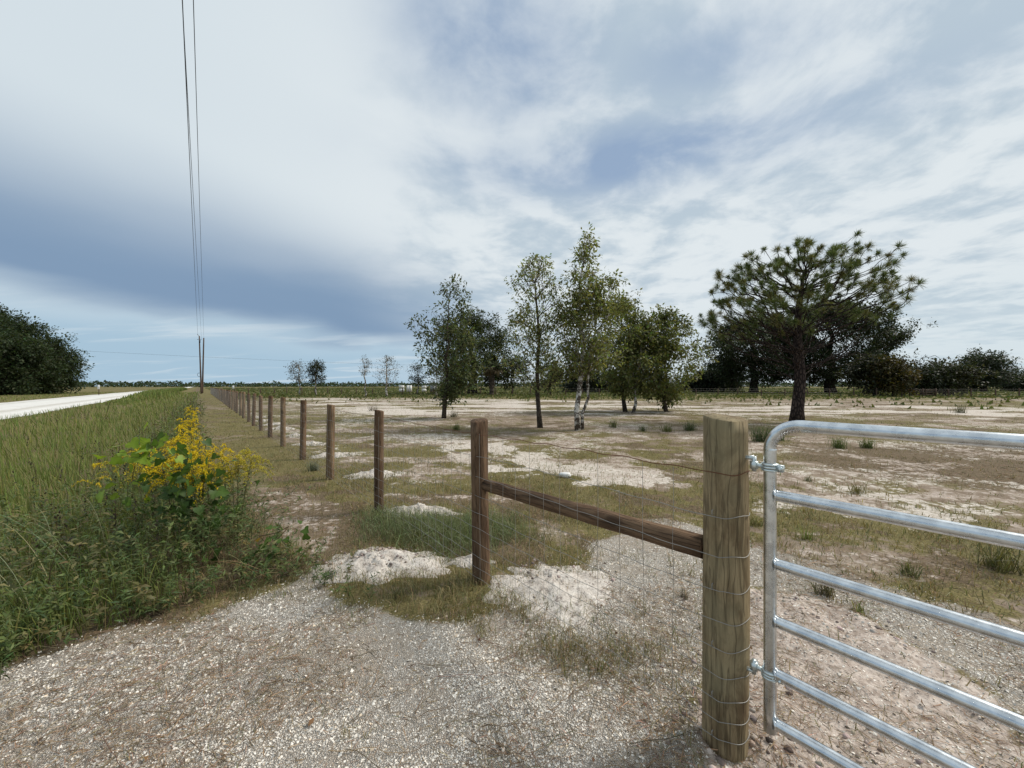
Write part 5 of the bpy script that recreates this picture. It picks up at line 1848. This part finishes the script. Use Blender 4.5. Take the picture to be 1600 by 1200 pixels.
def build_weeds():
    mb = MB(); ms = MB()
    # leafy stems
    n = 20000
    X, Y, r = scatter(n, 2.2, 45, 0.1, 66)
    m_, e, s, w, nz = weed_zone(X, Y)
    k = rng.random(n) < m_
    X, Y, r, e, s, w = X[k], Y[k], r[k], e[k], s[k], w[k]
    n = len(X)
    P = pts3(X, Y)
    H = rng.uniform(0.28, 0.70, n) * (0.40 + 0.75 * sstep(-e, 0.05, 1.0)) * (0.8 + 0.5 * fbm(X, Y, 1.1, 3, 141)) * np.where(w > 8, 1.25, 1.0)
    az = rng.uniform(0, 6.28, n); lean = np.abs(rng.normal(0.45, 0.35, n))
    d = np.stack([np.cos(az), np.sin(az), 0 * az], 1)
    lod = np.clip(r / 5.0, 1, 8)
    blades(ms, P, H, 0.004 * lod, az, lean, jitter_col((0.075, 0.07, 0.035), n), jitter_col((0.085, 0.10, 0.04), n))
    nl = np.clip((27 / lod ** 0.9), 5, 27).astype(int)
    rep = np.repeat(np.arange(n), nl)
    f = rng.uniform(0.15, 1.0, len(rep))
    h = H[rep]; ln = lean[rep]
    q = P[rep] + np.array([0, 0, 1.0]) * (h * f * (1 - 0.3 * (ln * f) ** 2))[:, None] + d[rep] * (h * ln * f ** 1.7)[:, None]
    a2 = rng.uniform(0, 6.28, len(rep))
    dd = np.stack([np.cos(a2), np.sin(a2), rng.normal(0.35, 0.45, len(rep))], 1)
    L = rng.uniform(0.030, 0.072, len(rep)) * lod[rep] ** 0.75
    kind = rng.random(n)
    asp = np.where(kind < 0.72, 0.19, 0.36)[rep]
    base = np.where((kind < 0.45)[:, None], np.array([0.082, 0.122, 0.042]), np.where((kind < 0.8)[:, None], np.array([0.115, 0.148, 0.046]), np.array([0.155, 0.140, 0.058])))
    c = jitter_col(base[rep], len(rep), 0.22, 0.08)
    leaves(mb, q, dd, L, L * asp, c, 0.25, 0.25)
    o = mb.build('roadside_weeds', M['weed']); tag(o, 'dense leafy dark green weeds banked along the drive edge', 'weeds', kind='stuff')
    # brushy dry undergrowth and straw
    n = 16000
    X, Y, r = scatter(n, 2.2, 12, 0.4, 66)
    m_, e, s, w, nz = weed_zone(X, Y)
    k = rng.random(n) < m_ * (0.35 + 0.65 * (np.abs(e) < 0.35))
    X, Y, r, e = X[k], Y[k], r[k], e[k]; n = len(X)
    P = pts3(X, Y)
    blades(ms, P, rng.uniform(0.08, 0.42, n) * (0.5 + 0.9 * sstep(-e, 0.1, 0.9)), rng.uniform(0.002, 0.004, n), rng.uniform(0, 6.28, n), np.abs(rng.normal(0.9, 0.5, n)), jitter_col((0.11, 0.075, 0.042), n, 0.3), jitter_col((0.19, 0.14, 0.08), n, 0.3))
    o = ms.build('weed_stems', M['twig']); tag(o, 'brown and green stalks tangled under the roadside weeds', 'weed stalks', kind='stuff')
    # long arching straw stalks sweeping in from the road side
    mb = MB()
    for k in range(24):
        px = rng.uniform(-40, 190); py = rng.uniform(850, 970) - px * 0.15
        b = G(px, py); b[2] = float(height(b[:1], b[1:2])[0])
        L = rng.uniform(1.0, 1.7); a = R(rng.normal(172, 20)); up = rng.uniform(0.65, 1.1)
        t = np.linspace(0, 1, 9)
        P = np.stack([b[0] + math.cos(a) * L * t * math.cos(up) * (0.8 + 0.4 * t), b[1] + math.sin(a) * L * t * math.cos(up) + 0.1 * t, b[2] + L * math.sin(up) * t - 0.26 * L * t ** 3], 1)
        mb.tube(P, np.linspace(0.0028, 0.0013, 9), 3, col=jitter_col((0.36, 0.33, 0.19), 1, 0.15)[0])
    for k in range(46):
        px = rng.uniform(330, 470); py = rng.uniform(875, 925) - (px - 330) * 0.12
        b = G(px, py); b[2] = float(height(b[:1], b[1:2])[0])
        L = rng.uniform(0.25, 0.6); a = rng.uniform(0, 6.28); up = rng.uniform(0.4, 1.2)
        t = np.linspace(0, 1, 7)
        P = np.stack([b[0] + math.cos(a) * L * t * math.cos(up), b[1] + math.sin(a) * L * t * math.cos(up), b[2] + L * math.sin(up) * t - 0.2 * L * t ** 3], 1)
        mb.tube(P, np.linspace(0.0026, 0.001, 7), 3, col=jitter_col((0.20, 0.155, 0.085), 1, 0.25)[0])
    o = mb.build('straw_stalks', M['twig']); tag(o, 'long pale straw stalks arching out of the roadside weeds', 'straw', kind='stuff')


build_weeds()


# ------------------------------------------------------------------ goldenrod
def goldenrod(p, H, lean, label, rich=1.0, lod=1.0, bare=0.0, col=(0.62, 0.40, 0.012)):
    b = np.array([p[0], p[1], float(height(np.array([p[0]]), np.array([p[1]]))[0])])
    root = empty('goldenrod', b); tag(root, label, 'wildflower', 'goldenrod among the roadside weeds')
    t = np.linspace(0, 1, 8)
    st_ = np.stack([lean[0] * t ** 1.6, lean[1] * t ** 1.6, H * 0.86 * t], 1)
    mb = MB(); mb.tube(st_, np.linspace(0.0055, 0.0028, 8) * lod, 5, col=(0.09, 0.085, 0.035)); mb.build('stem', M['twig'], root, True)
    n = int(70 * H)
    f = rng.uniform(0.12, 0.9, n)
    q = np.stack([np.interp(f, t, st_[:, i]) for i in range(3)], 1)
    a = rng.uniform(0, 6.28, n)
    ml = MB()
    L = rng.uniform(0.05, 0.09, n) * (1.1 - 0.5 * f)
    leaves(ml, q, np.stack([np.cos(a), np.sin(a), rng.normal(0.35, 0.3, n)], 1), L * lod ** .5, L * 0.2 * lod, jitter_col((0.085, 0.125, 0.038), n, 0.2), 0.2, 0.3)
    ml.build('leaves', M['weed'], root)
    mp = MB()
    nb = int(17 * rich)
    for k in range(nb):
        f0 = 1 - 0.30 * rng.random() ** 1.4
        o = np.array([np.interp(f0, t, st_[:, i]) for i in range(3)])
        a = rng.uniform(0, 6.28); Lb = rng.uniform(0.13, 0.27) * (1.35 - 0.6 * (f0 - 0.7) / 0.3) * (0.7 + 0.3 * rich)
        tt = np.linspace(0, 1, 7)
        d = np.array([math.cos(a), math.sin(a), 0])
        up = rng.uniform(0.6, 1.1)
        br = o + np.outer(tt * Lb, d) * 0.85 + np.outer((up * tt - 1.0 * tt ** 2.6) * Lb, [0, 0, 1.0])
        mp.tube(br, 0.0013 * lod, 3, cap=False, col=(0.17, 0.15, 0.03))
        m_ = int(60 / lod)
        g = rng.uniform(0.15, 1.0, m_)
        c = np.stack([np.interp(g, tt, br[:, i]) for i in range(3)], 1) + np.abs(rng.normal(size=(m_, 3))) * [0, 0, 0.008] + rng.normal(size=(m_, 3)) * 0.0045 * lod
        leaves(mp, c, rng.normal(size=(m_, 3)) + [0, 0, 0.9], 0.015 * lod ** .8, 0.0085 * lod ** .9, jitter_col(col, m_, 0.2, 0.08), 0.2, 0.1)
    mp.build('flower_plume', M['petal'], root)


def place_gr(px, top, Y, label, rich=1.0, lod=1.0, col=(0.62, 0.40, 0.012), dx=0.0):
    x = (px - 800) / FPX * Y
    g = float(height(np.array([x]), np.array([Y]))[0])
    H = CAM_H - (top - HOR) / FPX * Y - g
    goldenrod((x - dx, Y), H, (dx, rng.normal() * 0.04), label, rich, lod, 0.0, col)


GOLD = (0.70, 0.52, 0.018); PALE = (0.50, 0.42, 0.05)
gr = [(250, 690, 4.35, 'goldenrod with drooping deep yellow plume behind the vine', 1.3, GOLD, .1), (283, 680, 4.45, 'tall goldenrod in the middle of the golden clump', 1.5, GOLD, .05), (306, 690, 4.25, 'goldenrod with full plume above the dark vine leaves', 1.4, GOLD, 0),
      (332, 694, 4.30, 'goldenrod on the fence side of the golden clump', 1.3, GOLD, 0.05), (268, 702, 4.0, 'short goldenrod tucked in front of the golden clump', 1.2, GOLD, -.04), (226, 690, 4.5, 'goldenrod plume over the lime green vine leaves', 1.2, GOLD, -.15),
      (292, 708, 3.95, 'low goldenrod plume hanging over the vine', 1.2, GOLD, 0.0), (208, 700, 4.6, 'greenish goldenrod leaning out toward the road', .9, PALE, -.16), (338, 712, 4.05, 'paler goldenrod at the fence side of the vine', 1.0, PALE, .05), (322, 706, 3.95, 'goldenrod hanging a round yellow plume over the fence side of the vine', 1.2, GOLD, 0.03),
      (306, 674, 4.9, 'goldenrod rising at the back of the golden clump', 1.2, GOLD, 0.02), (280, 668, 5.2, 'tallest goldenrod far back in the golden clump', 1.2, GOLD, 0.0),
      (374, 690, 4.15, 'tall pale goldenrod standing apart toward the fence', 1.5, PALE, .02), (352, 680, 4.30, 'goldenrod with arching golden tip beside the tall pale one', 1.1, GOLD, -.05), (386, 694, 4.15, 'second pale goldenrod of the pair standing apart', 1.3, PALE, .08),
      (192, 702, 4.9, 'sparse budding goldenrod on a dark stem', .5, PALE, -.05), (170, 708, 5.0, 'thin budding goldenrod toward the road', .45, PALE, -.05), (145, 716, 4.7, 'lone orange-yellow goldenrod spray nodding toward the road', .4, GOLD, -.12)]
for px, top, Y, lab, rich, colr, dx in gr: place_gr(px, top, Y, lab, rich, 1.0, colr, dx)
gr2 = [(281, 664, 6.6, 'goldenrod in the second clump up the ditch'), (292, 655, 7.2, 'tall goldenrod in the second clump up the ditch'), (300, 662, 7.0, 'goldenrod on the fence side of the second clump'),
       (286, 646, 8.8, 'goldenrod in the third clump up the ditch'), (296, 640, 9.4, 'tall goldenrod in the third clump up the ditch'), (303, 648, 9.0, 'goldenrod on the fence side of the third clump'), (303, 632, 13.0, 'farthest small goldenrod up the ditch'), (299, 630, 14.0, 'far goldenrod beside the farthest one')]
for px, top, Y, lab in gr2: place_gr(px, top, Y, lab, 0.8, 1.0 + Y / 14.0, GOLD, 0.05)


# ------------------------------------------------------------------ grape vine with separate leaves
def vine_leaf_mesh(seed):
    r = np.random.default_rng(seed)
    n = 14
    a = np.linspace(-PI * 0.86, PI * 0.86, n)
    rad = 0.5 * (1 + 0.22 * np.cos(3 * a) + 0.10 * (np.arange(n) % 2)) * (1 + 0.08 * r.normal(size=n))
    V = [[0, 0, 0]] + [[rad[i] * math.cos(a[i]) + 0.32, rad[i] * math.sin(a[i]), 0.16 * abs(rad[i] * math.sin(a[i])) - 0.20 * (rad[i] * math.cos(a[i]) + 0.3) ** 2] for i in range(n)]
    V.insert(1, [0.32, 0, -0.02])
    T = [(1, 2 + i, 3 + i) for i in range(n - 1)] + [(0, 2, 1), (0, 1, 1 + n)]
    return np.array(V, float), np.array(T)


VL = []
for i in range(9):
    V, T = vine_leaf_mesh(i)
    base = [(0.070, 0.125, 0.028), (0.055, 0.100, 0.026), (0.085, 0.150, 0.030), (0.20, 0.30, 0.035), (0.24, 0.34, 0.04), (0.22, 0.30, 0.05), (0.045, 0.085, 0.024), (0.06, 0.11, 0.028), (0.55, 0.33, 0.08)][i]
    c = jitter_col(base, len(V), 0.10, 0.05)
    c[0] = c[1] = np.array(base) * 1.25
    me = mesh_np('leaf', V, T, c, True)
    me.materials.append(M['vine']); VL.append(me)


def vine(name, label, Y0, spots, seed):
    """spots: (px, py, spread px, count, kinds)"""
    r = np.random.default_rng(seed)
    b = np.array([(spots[0][0] - 800) / FPX * Y0, Y0, 0.0]); b[2] = float(height(b[:1], b[1:2])[0])
    root = empty(name, b); tag(root, label, 'vine')
    mb = MB(); prev = np.zeros(3)
    for (px, py, sp, cnt, kinds, size) in spots:
        c = AT(px, py, Y0) - b
        mid = (prev + c) / 2 + r.normal(size=3) * 0.05
        mb.tube([prev, mid, c], 0.004, 4, col=(0.10, 0.075, 0.04)); prev = c
        for _ in range(cnt):
            q = AT(px + r.normal() * sp, py + r.normal() * sp * 0.9, Y0) - b + np.array([0, r.normal() * 0.12 - 0.05, 0])
            mb.tube([c + (q - c) * 0.45, q], 0.0016, 3, cap=False, col=(0.10, 0.10, 0.035))
            o = bpy.data.objects.new('leaf', VL[kinds[r.integers(len(kinds))]]); C.objects.link(o); o.parent = root
            o.location = q
            s_ = size * r.uniform(0.7, 1.25)
            o.scale = (s_, s_, s_)
            o.rotation_euler = (r.normal() * 0.5 + 0.75, r.normal() * 0.45 + 0.45, r.uniform(0, 6.28))
    mb.build('tendrils', M['twig'], root)


vine('grape_vine', 'wild vine with lime and dark green leaves climbing the goldenrod clump', 3.90,
     [(300, 850, 12, 8, [0, 1, 6], 0.075), (315, 800, 20, 26, [0, 1, 6, 7], 0.08), (295, 765, 28, 40, [0, 1, 6, 7, 2], 0.08), (320, 740, 24, 34, [0, 1, 7, 2], 0.08), (262, 738, 24, 24, [2, 0, 3], 0.08),
      (222, 716, 14, 14, [3, 4, 5], 0.10), (240, 700, 18, 14, [3, 4, 2], 0.085), (206, 750, 10, 4, [5, 3], 0.095), (345, 795, 13, 10, [2, 7], 0.075), (270, 790, 24, 20, [0, 6, 7], 0.075), (310, 825, 20, 18, [0, 1, 7], 0.075)], 3)
vine('grape_vine', 'low sprawling green vine with one orange leaf at the drive corner', 3.72,
     [(430, 872, 8, 6, [0, 7], 0.07), (425, 850, 16, 16, [0, 7, 2], 0.072), (450, 855, 16, 14, [0, 2, 7], 0.07), (405, 838, 4, 2, [8], 0.065), (452, 822, 10, 7, [2, 0], 0.06), (400, 870, 14, 10, [0, 1, 7], 0.07), (330, 870, 10, 6, [2, 7], 0.07)], 5)
